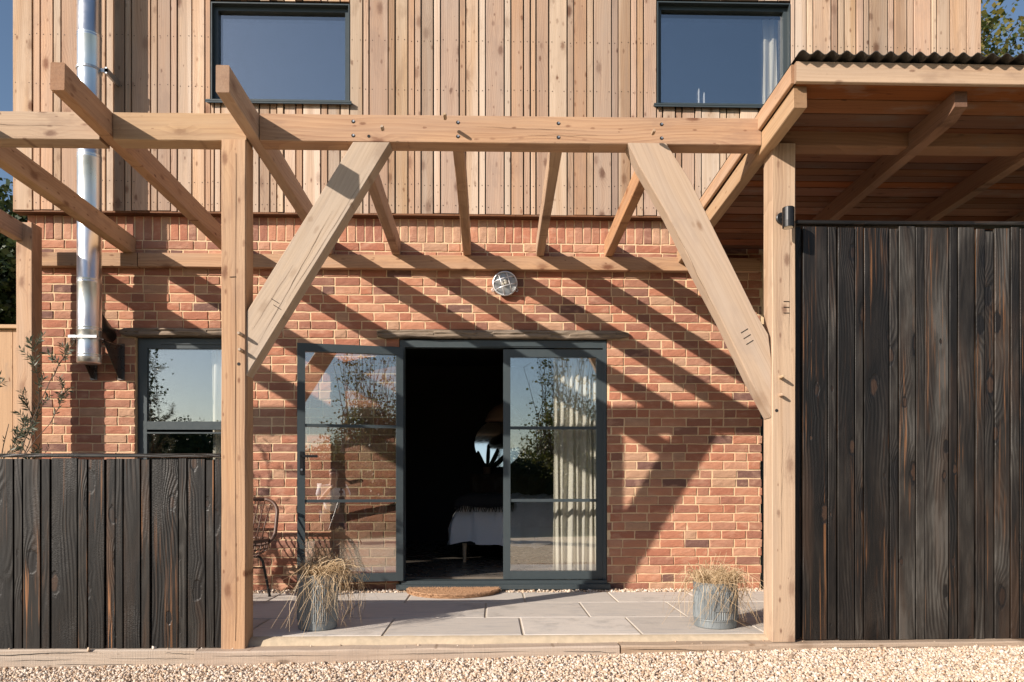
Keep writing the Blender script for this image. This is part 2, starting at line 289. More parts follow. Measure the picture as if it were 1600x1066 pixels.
# ------------------------------------------------------------------ object helpers
WLOC = {}
def tag(o, label=None, cat=None, group=None, kind=None):
    if label: o['label'] = label
    if cat: o['category'] = cat
    if group: o['group'] = group
    if kind: o['kind'] = kind
    return o
def place(o, loc, parent):
    COL.objects.link(o); WLOC[o.name] = Vector(loc)
    if parent is not None:
        o.parent = parent; o.location = Vector(loc) - WLOC[parent.name]
    else: o.location = loc
def empty(name, loc, label=None, cat=None, group=None, kind=None, parent=None):
    o = bpy.data.objects.new(name, None); o.empty_display_size = .1; place(o, loc, parent); return tag(o, label, cat, group, kind)
class MB:
    def __init__(s): s.v = []; s.f = []
    def add(s, vs, fs):
        b = len(s.v); s.v += [tuple(q) for q in vs]; s.f += [tuple(i+b for i in q) for q in fs]; return s
    def box(s, x0, x1, y0, y1, z0, z1):
        return s.add([(x0,y0,z0),(x1,y0,z0),(x1,y1,z0),(x0,y1,z0),(x0,y0,z1),(x1,y0,z1),(x1,y1,z1),(x0,y1,z1)],
                     [(0,3,2,1),(4,5,6,7),(0,1,5,4),(1,2,6,5),(2,3,7,6),(3,0,4,7)])
    def tube(s, pts, rad, n=6, cap=True):
        pts = [Vector(p) for p in pts]; m = len(pts)
        rads = list(rad) if isinstance(rad, (list, tuple)) else [rad]*m
        ref = None; vs = []
        for i, p in enumerate(pts):
            t = (pts[min(i+1, m-1)] - pts[max(i-1, 0)])
            t = t.normalized() if t.length > 1e-9 else Vector((0, 0, 1))
            if ref is None: ref = t.orthogonal().normalized()
            ref = (ref - t*ref.dot(t)); ref = ref.normalized() if ref.length > 1e-6 else t.orthogonal().normalized()
            b = t.cross(ref)
            for k in range(n):
                a = 2*math.pi*k/n; vs.append(p + (ref*math.cos(a) + b*math.sin(a))*rads[i])
        fs = [(i*n+k, i*n+(k+1) % n, (i+1)*n+(k+1) % n, (i+1)*n+k) for i in range(m-1) for k in range(n)]
        if cap: fs += [tuple(range(n-1, -1, -1)), tuple(range((m-1)*n, m*n))]
        return s.add(vs, fs)
    def ribbon(s, pts, w):
        pts = [Vector(p) for p in pts]; vs = []
        for i, p in enumerate(pts):
            t = pts[min(i+1, len(pts)-1)] - pts[max(i-1, 0)]; side = t.cross(Vector((0.3, 1, 0.1)))
            side = side.normalized() if side.length > 1e-9 else Vector((1, 0, 0))
            ww = w*(1 - .8*i/(len(pts)-1)); vs += [p-side*ww, p+side*ww]
        return s.add(vs, [(2*i, 2*i+1, 2*i+3, 2*i+2) for i in range(len(pts)-1)])
    def lathe(s, prof, n=24, c=(0, 0, 0), flute=None):
        vs = []
        for (r, z, *fl) in prof:
            for k in range(n):
                a = 2*math.pi*k/n; rr = r + (fl[0]*(1 if k % 2 else -1) if fl else 0)
                vs.append((c[0]+rr*math.cos(a), c[1]+rr*math.sin(a), c[2]+z))
        fs = [(i*n+k, i*n+(k+1) % n, (i+1)*n+(k+1) % n, (i+1)*n+k) for i in range(len(prof)-1) for k in range(n)]
        return s.add(vs, fs + [tuple(range(n-1, -1, -1)), tuple(range((len(prof)-1)*n, len(prof)*n))])
    def prism(s, poly, y0, y1):                     # polygon in XZ, thick along Y
        n = len(poly)
        vs = [(x, y0, z) for x, z in poly] + [(x, y1, z) for x, z in poly]
        return s.add(vs, [tuple(range(n)), tuple(range(2*n-1, n-1, -1))] + [(i, i+n, (i+1) % n+n, (i+1) % n) for i in range(n)])
    def xf(s, Mx): s.v = [tuple(Mx @ Vector(p)) for p in s.v]; return s
    def mesh(s, name, smooth=False):
        me = bpy.data.meshes.new(name); me.from_pydata(s.v, [], s.f); me.update()
        if smooth: me.polygons.foreach_set('use_smooth', [True]*len(me.polygons))
        return me
    def build(s, name, mat, parent=None, loc=(0, 0, 0), smooth=False, fix=True, **tg):
        loc = Vector(loc)
        s.v = [(x-loc.x, y-loc.y, z-loc.z) for x, y, z in s.v]
        me = s.mesh(name, smooth)
        if fix and len(s.v) < 200000:
            bm = bmesh.new(); bm.from_mesh(me); bmesh.ops.recalc_face_normals(bm, faces=bm.faces); bm.to_mesh(me); bm.free()
        me.materials.append(mat); o = bpy.data.objects.new(name, me); place(o, loc, parent); return tag(o, **tg)

def timber_mesh(L, w, h, bev=.003, n=1, jit=0.0, seed=0):
    rg = random.Random(seed); mb = MB(); a, b = w/2, h/2
    prof = [(-a+bev, -b), (a-bev, -b), (a, -b+bev), (a, b-bev), (a-bev, b), (-a+bev, b), (-a, b-bev), (-a, -b+bev)]
    zs = [L*i/n for i in range(n+1)]; vs = []
    sec = [0.0] + zs + [L] if bev else zs
    for i, z in enumerate(zs):
        jx, jy = rg.uniform(-jit, jit), rg.uniform(-jit, jit)
        for (x, y) in prof: vs.append((x+jx+rg.uniform(-jit, jit)*.5, y+jy+rg.uniform(-jit, jit)*.5, z))
    k = len(zs)
    fs = [(i*8+j, i*8+(j+1) % 8, (i+1)*8+(j+1) % 8, (i+1)*8+j) for i in range(k-1) for j in range(8)]
    fs += [tuple(range(7, -1, -1)), tuple(range((k-1)*8, k*8))]
    mb.add(vs, fs); return mb.mesh('timber')
def timber(name, p0, p1, w, h, mat, parent=None, xdir=(0, 0, 1), bev=.004, n=4, jit=.001, **tg):
    """length along local Z; w along local X (xdir), h along local Y"""
    p0, p1 = Vector(p0), Vector(p1); z = (p1-p0); L = z.length; z.normalize()
    x = Vector(xdir); x = (x - z*x.dot(z)).normalized(); y = z.cross(x)
    me = timber_mesh(L, w, h, bev, n, jit, rng.random()); me.materials.append(mat)
    o = bpy.data.objects.new(name, me); place(o, p0, parent)
    o.rotation_euler = Matrix((x, y, z)).transposed().to_euler(); return tag(o, **tg)

# ================================================================== ground
GX = [-60, -2.7, -.6, .75, 1.8, 3.2, 60]; GZ = [-.16, -.152, -.115, -.088, -.066, -.055, -.05]
gz = lambda x: float(np.interp(x, GX, GZ))
mb = MB(); mb.add([(-400, -400, -.32), (400, -400, -.32), (400, 400, -.32), (-400, 400, -.32)], [(0, 1, 2, 3)])
mb.build('ground', M['grass'], kind='structure', label='rough grass ground around the house')
mb = MB(); xs = [-14]+[-4+.5*i for i in range(17)]+[14]
vs = [(x, y, gz(x)-.006) for x in xs for y in (-7.4, -1.95)]
mb.add(vs, [(2*i, 2*i+2, 2*i+3, 2*i+1) for i in range(len(xs)-1)])
mb.build('gravel_drive', M['gravelbed'], kind='structure', label='pale gravel drive in front of the sleepers')

def stones(name, N, fx, mean, parent=None, seed=3, **tg):
    rg = np.random.default_rng(seed)
    bm = bmesh.new(); bmesh.ops.create_icosphere(bm, subdivisions=1, radius=1); bm.verts.ensure_lookup_table()
    bv = np.array([v.co[:] for v in bm.verts]); bf = np.array([[v.index for v in f.verts] for f in bm.faces]); bm.free()
    c = fx(rg, N); sz = rg.lognormal(0, .32, N)*mean; sz = np.clip(sz, mean*.45, mean*2.2)
    V = bv[None]*(1 + rg.uniform(-.28, .28, (N, len(bv), 1)))*np.stack([np.ones(N), rg.uniform(.6, 1, N), rg.uniform(.45, .8, N)], 1)[:, None]
    q = rg.normal(size=(N, 4)); q[:, 0] += 1.2; q /= np.linalg.norm(q, axis=1, keepdims=True); w, x, y, z = q.T
    Rm = np.stack([1-2*(y*y+z*z), 2*(x*y-z*w), 2*(x*z+y*w), 2*(x*y+z*w), 1-2*(x*x+z*z), 2*(y*z-x*w), 2*(x*z-y*w), 2*(y*z+x*w), 1-2*(x*x+y*y)], 1).reshape(N, 3, 3)
    V = np.einsum('nij,nkj->nki', Rm, V)*sz[:, None, None] + c[:, None]
    F = (bf[None] + (np.arange(N)*len(bv))[:, None, None]).reshape(-1, 3)
    me = bpy.data.meshes.new(name); V = V.reshape(-1, 3)
    me.vertices.add(len(V)); me.vertices.foreach_set('co', V.ravel()); me.loops.add(F.size); me.loops.foreach_set('vertex_index', F.ravel())
    me.polygons.add(len(F)); me.polygons.foreach_set('loop_start', np.arange(0, F.size, 3)); me.polygons.foreach_set('loop_total', np.full(len(F), 3))
    me.update(calc_edges=True); me.materials.append(M['stone'])
    o = bpy.data.objects.new(name, me); place(o, (0, 0, 0), parent); return tag(o, kind='stuff', **tg)
def drive_pts(rg, N):
    x = rg.uniform(-3.7, 4.2, N); y = rg.uniform(-2.80, -2.02, N)
    return np.stack([x, y, np.interp(x, GX, GZ) + rg.uniform(-.005, .008, N)], 1)
stones('gravel', 70000, drive_pts, .0078, label='loose cream and tan gravel stones along the sleepers')
def wall_pts(rg, N):
    x = rg.uniform(-3.6, 2.3, N); y = rg.uniform(-.16, -.01, N)
    return np.stack([x, y, rg.uniform(-.012, .004, N)], 1)
stones('gravel_strip', 3500, wall_pts, .0095, seed=5, label='pale pebbles in the strip between patio and brick wall')

# ================================================================== patio
patio = empty('patio', (0, -1, 0), kind='structure', label='grey sandstone slab patio')
MB().box(-3.55, 4.2, -1.925, .0, -.10, -.006).build('pointing', M['grout'], patio, (0, -1, 0))
rows = [(-.165, -.700, [-3.5, -2.62, -1.75, -.675, .25, .963, 1.62, 2.5, 3.4, 4.2]), (-.700, -1.335, [-3.5, -2.9, -2.02, -1.02, -.05, .663, 1.33, 2.1, 3.0, 4.2]),
        (-1.335, -1.915, [-3.5, -2.5, -1.50, -.662, .182, .902, 1.66, 2.5, 3.3, 4.2])]
for (ya, yb, xs) in rows:
    for xa, xb in zip(xs, xs[1:]):
        bm = bmesh.new(); bmesh.ops.create_cube(bm, size=1)
        w, d = xb-xa-.014, ya-yb-.014
        for v in bm.verts: v.co = Vector((v.co.x*w, v.co.y*d, v.co.z*.034-.017))
        bmesh.ops.bevel(bm, geom=[e for e in bm.edges if all(v.co.z > -.001 for v in e.verts)], offset=.004, segments=1, affect='EDGES')
        for v in bm.verts: v.co.x += rng.uniform(-.002, .002); v.co.y += rng.uniform(-.002, .002)
        me = bpy.data.meshes.new('slab'); bm.to_mesh(me); bm.free(); me.materials.append(M['slab'])
        o = bpy.data.objects.new('slab', me); place(o, ((xa+xb)/2, (ya+yb)/2, rng.uniform(-.001, .0015)), patio)
mb = MB(); n = 60
for i in range(n+1):
    x = -1.44+3.12*i/n; w = .01*noise.noise((x*3, 0, 0)); h = .006*noise.noise((x*7, 3, 0))
    mb.v += [(x, -1.905, -.004), (x, -1.935+w*.5, .001+h), (x, -1.978+w, -.016+h), (x, -1.992+w, -.06)]
mb.f += [(4*i+j, 4*i+4+j, 4*i+5+j, 4*i+1+j) for i in range(n) for j in range(3)]
mb.build('edge_fillet', M['edging'], patio, (0, -2, 0), smooth=True)

def sleeper(x0, x1, za, zb, yf0, yf1, label):
    L = math.hypot(x1-x0, yf1-yf0)
    return timber('sleeper', (x0, yf0+.10, za-.10), (x1, yf1+.10, zb-.10), .20, .20, M['sleeper'], None, (0, 0, 1), .008, 14, .0025,
                  label=label, cat='sleeper', group='timber sleepers edging the patio')
def sleeper_cracks(o, items):
    for (u0, u1, v0, v1, w, seed) in items:                # distances along, heights from the centre line
        mb = MB(); n = 24
        for i in range(n+1):
            t = i/n; u = u0+(u1-u0)*t; v = v0+(v1-v0)*t+.006*noise.noise((t*4, seed, 0))+.002*noise.noise((t*15, seed, 2)); ww = w*(math.sin(math.pi*t)**.6)*(.7+.5*noise.noise((t*6, seed, 4)))+.0002
            mb.v += [(v-ww, FRONT, u), (v+ww, FRONT, u)]
        mb.f += [(2*i, 2*i+1, 2*i+3, 2*i+2) for i in range(n)]
        me = mb.mesh('drying_crack'); me.materials.append(M['dark']); c = bpy.data.objects.new('drying_crack', me); COL.objects.link(c); c.parent = o
s1 = sleeper(-4.4, -1.706, -.043, -.043, -2.062, -2.062, 'grey weathered sleeper under the low black fence')
s2 = sleeper(-1.694, .735, -.046, -.033, -2.115, -2.085, 'brown weathered sleeper between the two pergola posts')
s3 = sleeper(.745, 4.4, -.031, -.016, -2.085, -2.085, 'sleeper under the tall black fence and right pergola post')

yz = (s1.matrix_basis.to_3x3() @ Vector((0, 1, 0))).y        # which way local y points
FRONT = -.1032 if yz > 0 else .1032
sleeper_cracks(s1, [(1.35, 2.15, .066, .090, .0022, 1), (1.6, 2.0, .040, .046, .0012, 2), (2.2, 2.66, .052, .045, .0012, 3), (1.9, 2.5, .018, .012, .0014, 4), (2.52, 2.69, .080, .072, .0016, 5)])
sleeper_cracks(s2, [(.1, .8, .075, .068, .0012, 6), (1.1, 1.9, .070, .078, .0012, 7), (2.1, 2.41, .074, .064, .0018, 8)])
sleeper_cracks(s3, [(.02, .5, .08, .07, .0015, 9), (1.2, 2.0, .078, .074, .0012, 10)])
def stray(rg, N):
    x = rg.uniform(-3.2, 3.4, N); y = rg.uniform(-2.07, -1.99, N); return np.stack([x, y, np.full(N, -.028)-.012*(x < 0)], 1)
stones('stray_gravel', 46, stray, .0065, seed=12, label='a few stray pebbles lying on top of the sleepers')
# ================================================================== house
house = empty('house', (0, 0, 0), 'two storey house of handmade brick below and vertical larch cladding above', 'house')
XL, XR = -3.946, 2.336
DOOR = (-.800, .985, 0.0, 2.150); WIN = (-3.040, -2.100, .98, 2.160)
# mortar backing, with the openings left free
wall = MB()
def wpiece(x0, x1, z0, z1): wall.box(x0, x1, .0045, .25, z0, z1)
wpiece(XL+.006, WIN[0]-.004, -.2, 3.2); wpiece(WIN[0]-.004, WIN[1]+.004, -.2, WIN[2]); wpiece(WIN[0]-.004, WIN[1]+.004, 2.235, 3.2)
wpiece(WIN[1]+.004, DOOR[0]-.004, -.2, 3.2); wpiece(DOOR[0]-.004, DOOR[1]+.004, 2.235, 3.2); wpiece(DOOR[1]+.004, XR-.008, -.2, 3.2)
wpiece(DOOR[0]-.004, DOOR[1]+.004, -.2, .012)
wpiece(XR-.008, 4.2, 2.3, 3.2); wpiece(3.3, 4.2, -.2, 2.3)
bw = wall.build('brick_wall', M['mortar'], house)
# bricks
def brick_mesh(w, h, d, seed):
    rg = random.Random(seed); nx = 5 if w > .13 else 3; nz = 3; mb = MB(); vs = []; T = .0022
    for layer, (ins, y) in enumerate(((.0, .013), (.0, .0025), (.0035, -.0005))):
        ring = []
        for i in range(nx): ring.append((i/(nx-1), 0))
        for i in range(1, nz): ring.append((1, i/(nz-1)))
        for i in range(nx-2, -1, -1): ring.append((i/(nx-1), 1))
        for i in range(nz-2, 0, -1): ring.append((0, i/(nz-1)))
        if layer == 0: base = [(rg.uniform(-T, T), rg.uniform(-T, T)) for _ in ring]
        for (u, v), (jx, jz) in zip(ring, base):
            vs.append(((u-.5)*(w-2*ins)+jx, y + (rg.uniform(-.001, .001) if layer else 0), (v-.5)*(h-2*ins)+jz))
    k = len(ring); fs = [(l*k+i, l*k+(i+1) % k, (l+1)*k+(i+1) % k, (l+1)*k+i) for l in range(2) for i in range(k)]
    mid = [len(vs)+i for i in range(nx-2)]
    for i in range(1, nx-1): vs.append(((i/(nx-1)-.5)*w, -.0015+rg.uniform(-.002, .001), rg.uniform(-.006, .006)))
    o2 = 2*k; bot = [o2+i for i in range(nx)]; right = o2+nx; top = [o2+nx+nz-2+i for i in range(nx)][::-1]; left = o2+k-1
    midrow = [left]+mid+[right]
    for i in range(nx-1):
        fs.append((bot[i], bot[i+1], midrow[i+1], midrow[i])); fs.append((midrow[i], midrow[i+1], top[i+1], top[i]))
    mb.add(vs, fs); return mb
bricks = []                                                   # (x centre, z centre, w, h)
rb = random.Random(11)
def clip(x0, x1, z0, z1):
    segs = [(x0, x1)]
    for (a, b, c, d) in (DOOR, WIN, (-.99, 1.175, 2.150, 2.240), (-3.155, -2.0, 2.155, 2.240)):
        if z1 > c+.02 and z0 < d-.012:
            ns = []
            for (s, e) in segs:
                if e <= a or s >= b: ns.append((s, e)); continue
                if s < a: ns.append((s, a-.004))
                if e > b: ns.append((b+.004, e))
            segs = ns
    return [q for q in segs if q[1]-q[0] > .022]
for c in range(40):
    zc = 2.98-.075*c-.0375
    x = XL + (rb.uniform(-.02, .02)) - (0 if c % 2 else .108); k = (c*5) % 7
    seq = 'SSSH' if c % 4 else 'SSH'
    while x < XR:
        w = .2060 if seq[k % len(seq)] == 'S' else .0985; k += 1
        if rb.random() < .05: w = .0985
        s, e = max(x, XL), min(x+w, XR + (0 if c % 2 else .006)); x += w+.010
        for (a, b) in clip(s, e, zc-.0325, zc+.0325): bricks.append(((a+b)/2, zc, b-a, .0655))
nh = int((XR-XL)/.075)
for i in range(nh): bricks.append((XL+.0375+i*.075, 2.98+.1125, .0645, .214))
for i in range(24): bricks.append((XR+.0375+i*.075, 2.98+.1125, .0645, .214))
for i in range(24):                                           # the side of the wall under the lean-to, in its shade
    pass
def seen(b):
    x, z = b[0], b[1]
    if x < -1.35 and z < 1.0: return False
    if -1.72 < x < -1.52 and z < 2.0: return False
    return x < 2.2
order = sorted(range(len(bricks)), key=lambda i: (not seen(bricks[i]), (bricks[i][0]-.1)**2 + (bricks[i][1]-1.5)**2))
single = set(order[:300]); cache = {}; rest = MB()
for i, (x, z, w, h) in enumerate(bricks):
    yy = rb.uniform(-.003, .0025)
    key = (round(w, 3), round(h, 3), rb.randrange(9))
    rot = rb.uniform(-.006, .006)
    if i in single:
        if key not in cache:
            me = brick_mesh(w, h, .02, rb.random()).mesh('brick'); me.materials.append(M['brick']); cache[key] = me
        o = bpy.data.objects.new('brick', cache[key]); place(o, (x, yy, z), bw); o.rotation_euler = (0, rot, 0)
    else:
        q = brick_mesh(w, h, .02, rb.random()); rest.add([(a+x, b+yy, c+z) for a, b, c in q.v], q.f)
rest.build('brickwork', M['brick'], bw, kind='stuff')
# upper storey core, with window openings, behind the cladding
W1 = (-2.372, -1.208, 4.128, 4.965); W2 = (1.400, 2.555, 4.145, 5.035)
UL, UR, UT = -4.007, 4.220, 5.75
core = MB()
for (a, b, c, d) in ((UL+.01, W1[0], 3.2, UT), (W1[0], W1[1], 3.2, W1[2]-.01), (W1[0], W1[1], W1[3], UT), (W1[1], W2[0], 3.2, UT),
                     (W2[0], W2[1], 3.2, W2[2]-.01), (W2[0], W2[1], W2[3], UT), (W2[1], UR-.01, 3.2, UT)):
    core.box(a, b, -.062, .20, c+.001, d)
core.build('upper_wall', M['dark'], house)
MB().box(UL, UR, -.086, .008, 3.184, 3.1985).build('bottom_rail', M['soffit'], house)
lists = {
 'l': [-4.007, -3.84, -3.778, -3.672, -3.609, -3.453, -3.349, -3.296, -3.244, -3.176, -3.081, -3.028, -2.868, -2.811, -2.702, -2.648, -2.526, -2.418, -2.372],
 'u1': [-2.372, -2.342, -2.286, -2.128, -2.073, -1.968, -1.878, -1.82, -1.76, -1.661, -1.603, -1.449, -1.393, -1.288, -1.208],
 'm': [-1.208, -1.099, -1.045, -.884, -.826, -.717, -.662, -.607, -.502, -.443, -.284, -.229, -.118, -.062, .097, .154, .262, .319, .369, .476, .635, .691, .802, .859, 1.014, 1.07, 1.175, 1.23, 1.286, 1.40],
 'u2': [1.40, 1.452, 1.561, 1.618, 1.729, 1.784, 1.944, 2.004, 2.115, 2.275, 2.336, 2.447, 2.555],
 'r': [2.555, 2.591, 2.695, 2.752, 2.908, 2.966, 3.023, 3.127, 3.188, 3.241, 3.4, 3.458, 3.568, 3.629, 3.784, 3.831, 3.942, 4.09, 4.22]}
nails = MB()
def board(xa, xb, z0, z1):
    g_ = rng.uniform(.0075, .0145); w = xb-xa-g_; y = -.0775+rng.uniform(-.007, .006)
    z0 += rng.uniform(-.004, .004)
    timber('cladding_board', ((xa+xb)/2, y, z0), ((xa+xb)/2, y, z1), w, .023, M['larch'], house, (1, 0, 0), .0018, 2, .0006)
    for zz in (3.262, 3.445, 4.25, 4.665):
        if z0 < zz < z1:
            zj = zz+rng.uniform(-.008, .008)
            for dx in ((0,) if w < .07 else (-w/2+.02, w/2-.02)):
                x = (xa+xb)/2+dx+rng.uniform(-.004, .004); r_ = .0034
                r_ = .0046; nails.add([(x+r_*math.cos(k), y-.0128, zj+r_*math.sin(k)) for k in (0, 1.05, 2.09, 3.14, 4.19, 5.24)], [(5, 4, 3, 2, 1, 0)])
for key, L in lists.items():
    for xa, xb in zip(L, L[1:]):
        if key == 'u1': board(xa, xb, 3.199, W1[2]-.016); board(xa, xb, W1[3]+.02, UT)
        elif key == 'u2': board(xa, xb, 3.199, W2[2]-.016); board(xa, xb, W2[3]+.02, UT)
        else: board(xa, xb, 3.199, UT)
nails.build('nail_heads', M['nail'], house, kind='stuff', fix=False)

def ring_frame(mb, x0, x1, z0, z1, y0, y1, wl, wr=None, wb=None, wt=None):
    wr = wl if wr is None else wr; wb = wl if wb is None else wb; wt = wl if wt is None else wt
    mb.box(x0, x0+wl, y0, y1, z0, z1); mb.box(x1-wr, x1, y0, y1, z0, z1)
    mb.box(x0+wl, x1-wr, y0+.0006, y1-.0006, z0, z0+wb); mb.box(x0+wl, x1-wr, y0+.0006, y1-.0006, z1-wt, z1); return mb
def upper_window(w):
    x0, x1, z0, z1 = w; mb = MB()
    ring_frame(mb, x0+.002, x1-.002, z0, z1-.002, -.090, .06, .010)                  # dark reveal lining
    ring_frame(mb, x0+.012, x1-.012, z0+.010, z1-.012, -.045, .03, .035)
    o = mb.build('window', M['alu'], house, ((x0+x1)/2, 0, z0))
    MB().box(x0+.047, x1-.047, -.012, .012, z0+.045, z1-.047).build('pane', M['glass2'], o, ((x0+x1)/2, 0, z0))
    MB().box(x0-.03, x1+.02, -.125, -.0, z0-.014, z0-.001).add([(x0-.03, -.125, z0-.03), (x1+.02, -.125, z0-.03), (x1+.02, -.122, z0-.014), (x0-.03, -.122, z0-.014)],
        [(0, 1, 2, 3)]).build('sill', M['alu'], o, ((x0+x1)/2, 0, z0))
upper_window(W1); upper_window(W2)
# lower window
x0, x1, z0, z1 = WIN; mb = MB(); ring_frame(mb, x0+.002, x1-.002, z0, z1-.002, .045, .11, .075, .05, .05, .088)
mb.box(x0+.077, x1-.052, .046, .109, 1.375, 1.445); mb.box(x0+.077, x1-.052, .040, .1, 1.340, 1.353)
o = mb.build('window', M['alu'], house, (-2.57, 0, .98))
MB().box(x0+.077, x1-.052, .066, .082, 1.446, z1-.091).build('pane', M['glass'], o, (-2.57, 0, 1.5))
MB().box(x0+.077, x1-.052, .066, .082, z0+.051, 1.339).build('pane', M['glass'], o, (-2.57, 0, 1.1))
MB().box(x0+.20, x1-.12, .036, .0455, 2.105, 2.122).build('trickle_vent', M['alu'], o, (-2.57, 0, 2.1))
def rough_lintel(x0, x1, z0, z1, seed):
    mb = MB(); n = 150; fr = lambda a, b, c: noise.fractal((a, b, c), 1.0, 2.0, 4)
    for i in range(n+1):
        x = x0+(x1-x0)*i/n; e = min(i, n-i); t = max(0, .016*(1-e/5))
        a = fr(x*2.5, seed, 0)*.011; sag = -.009*math.sin(math.pi*i/n); za, zb = z0+a+t+sag*.4, z1+fr(x*3, seed, 9)*.006-t+sag*.3
        ring = [(x, -.030, za+.002)]
        for k in range(6):
            v = k/5; g = fr(x*4.5, seed+v*1.3, 7+v*5)*.011 - (.012 if abs(v-.5-.25*noise.noise((x*2, seed, 1))) < .1 and noise.noise((x*1.7, seed, 4)) > -.1 else 0)
            ring.append((x, -.036-.006*math.sin(math.pi*v)-g*.8, za+.006+(zb-za-.010)*v))
        mb.v += ring + [(x, -.02, zb), (x, .06, zb), (x, .06, za), (x, -.02, za)]
    m_ = 11
    mb.f += [(m_*i+j, m_*i+m_+j, m_*i+m_+(j+1) % m_, m_*i+(j+1) % m_) for i in range(n) for j in range(m_)] + [tuple(range(m_)), tuple(range(m_*n+m_-1, m_*n-1, -1))]
    o = mb.build('lintel', M['lintel'], house, (x0, 0, z0))
    me = o.data; rot = Matrix.Rotation(R(-90), 4, 'Y'); me.transform(rot.inverted()); o.rotation_euler = rot.to_euler(); return o
rough_lintel(-.985, 1.170, 2.160, 2.232, 3); rough_lintel(-3.150, -1.98, 2.166, 2.234, 8)
# french doors
x0, x1, z0, z1 = DOOR; mb = MB(); ring_frame(mb, x0+.002, x1-.002, .018, z1-.004, .004, .085, .042, .030, .062, .062)
mb.box(x0-.02, x1+.02, -.085, .0035, .012, .052); mb.box(x0+.02, x1-.005, -.045, .0035, .0525, .080)
o = mb.build('door_frame', M['alu'], house, (.09, 0, 0))
MB().box(-.11, .44, -.004, .0038, 2.094, 2.110).build('trickle_vent', M['alu'], o, (.1, 0, 2.1))
def leaf(Mx, handle):
    w, h = .866, 1.985; mb = MB()                          # local: hinge at x=0, leaf to +x, front face y=0, z from 0
    ring_frame(mb, 0, w, 0, h, 0, .055, .058, .062, .068, .066)
    org = Mx @ Vector((0, 0, 0)); d = mb.xf(Mx).build('door', M['alu'], house, org)
    MB().box(.058, w-.062, .018, .034, .068, h-.066).xf(Mx).build('pane', M['glass'], d, org)
    for zz in (.680, 1.308): MB().box(.0585, w-.0625, .006, .048, zz-.0125, zz+.0125).xf(Mx).build('glazing_bar', M['alu'], d, org)
    if handle:
        hb = MB().box(w-.050, w-.022, -.008, .0, .91, 1.10) if handle < 0 else MB().box(w-.050, w-.022, .055, .063, .90, 1.09)
        ys = (-.05 if handle < 0 else .063)
        hb.tube([(w-.036, ys, 1.05), (w-.036, ys+.045, 1.05)], .008, 8)
        hb.box(w-.165, w-.026, ys+.03 if handle > 0 else ys, (ys+.045) if handle > 0 else ys+.015, 1.04, 1.06)
        hb.xf(Mx).build('handle', M['black'], d, org)
        MB().tube([(w-.036, .0625, .94), (w-.036, .067, .94)], .009, 10).xf(Mx).build('key_cylinder', M['steel'], d, org)
    return d
leaf(Matrix.Translation((.956, .010, .086)) @ Matrix.Rotation(R(0), 4, 'Z') @ Matrix.Scale(-1, 4, (1, 0, 0)), 0)
# the open leaf has swung right round: its inner face now looks out
leaf(Matrix.Translation((-.772, -.012, .086)) @ Matrix.Rotation(R(180+11.5), 4, 'Z'), 1)
# grey frame of the next opening, past the end of the brick
mb = MB(); ring_frame(mb, XR+.014, 3.28, -.02, 2.295, .05, .12, .05)
o = mb.build('door_frame', M['alu'], house, (2.8, 0, 0)); MB().box(XR+.065, 3.229, .07, .09, .031, 2.244).build('pane', M['glass'], o, (2.8, 0, 1))
# shell: sides, back, floors, roof
sh = MB(); sh.box(XL+.01, XL+.25, .2505, 6.2, -.2, 3.2); sh.box(3.95, 4.19, .2505, 6.2, -.2, 3.2); sh.box(XL+.01, 4.19, 6.2005, 6.45, -.2, 3.2)
sh.build('rear_wall', M['pebbledash'], house)
sh = MB(); sh.box(UL+.004, UL+.2, .2005, 6.2, 3.2015, UT); sh.box(UR-.2, UR-.004, .2005, 6.2, 3.2015, UT); sh.box(UL+.004, UR-.004, 6.2005, 6.45, 3.2015, UT)
sh.build('side_cladding', M['larch'], house)
MB().add([(UL-.3, -.4, UT+.001), (UR+.3, -.4, UT+.001), (UR+.3, 6.7, UT+.001), (UL-.3, 6.7, UT+.001), (UL-.3, 3.1, UT+1.9), (UR+.3, 3.1, UT+1.9)],
    [(0, 3, 2, 1), (0, 1, 5, 4), (2, 3, 4, 5), (1, 2, 5), (3, 0, 4)]).build('roof', M['slate'], house)
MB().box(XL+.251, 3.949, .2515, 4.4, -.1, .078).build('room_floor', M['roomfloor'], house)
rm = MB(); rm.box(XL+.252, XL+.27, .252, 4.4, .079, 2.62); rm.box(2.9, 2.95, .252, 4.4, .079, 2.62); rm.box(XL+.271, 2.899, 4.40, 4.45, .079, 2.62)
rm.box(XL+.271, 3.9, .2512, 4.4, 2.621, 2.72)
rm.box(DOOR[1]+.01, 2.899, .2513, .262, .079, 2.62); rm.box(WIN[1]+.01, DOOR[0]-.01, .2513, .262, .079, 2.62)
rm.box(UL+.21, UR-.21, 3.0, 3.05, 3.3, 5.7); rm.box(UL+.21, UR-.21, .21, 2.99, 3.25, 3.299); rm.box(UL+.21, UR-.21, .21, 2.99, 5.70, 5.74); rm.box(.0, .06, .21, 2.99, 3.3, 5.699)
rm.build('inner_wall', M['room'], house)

# ================================================================== pergola
FY = -2.045; T = .141
perg = empty('pergola', (.1, -1.05, 0), 'green timber pergola with curved braces and open rafters over the patio', 'pergola')
def P(name, p0, p1, w, h, mat='frame', xdir=(0, 0, 1), **k): return timber(name, p0, p1, w, h, M[mat], perg, xdir, **k)
yc = FY+T/2
lp = P('post', (-1.499, yc, -.053), (-1.499, yc, 2.900), .139, T, xdir=(1, 0, 0), n=10, jit=.0012)
rp = P('post', (1.7155, yc, -.024), (1.7155, yc, 2.916), .139, T, xdir=(1, 0, 0), n=10, jit=.0012)
P('post', (-3.763, -.33+.068, -.1), (-3.763, -.33+.068, 3.01), .126, .135, xdir=(1, 0, 0), n=8)
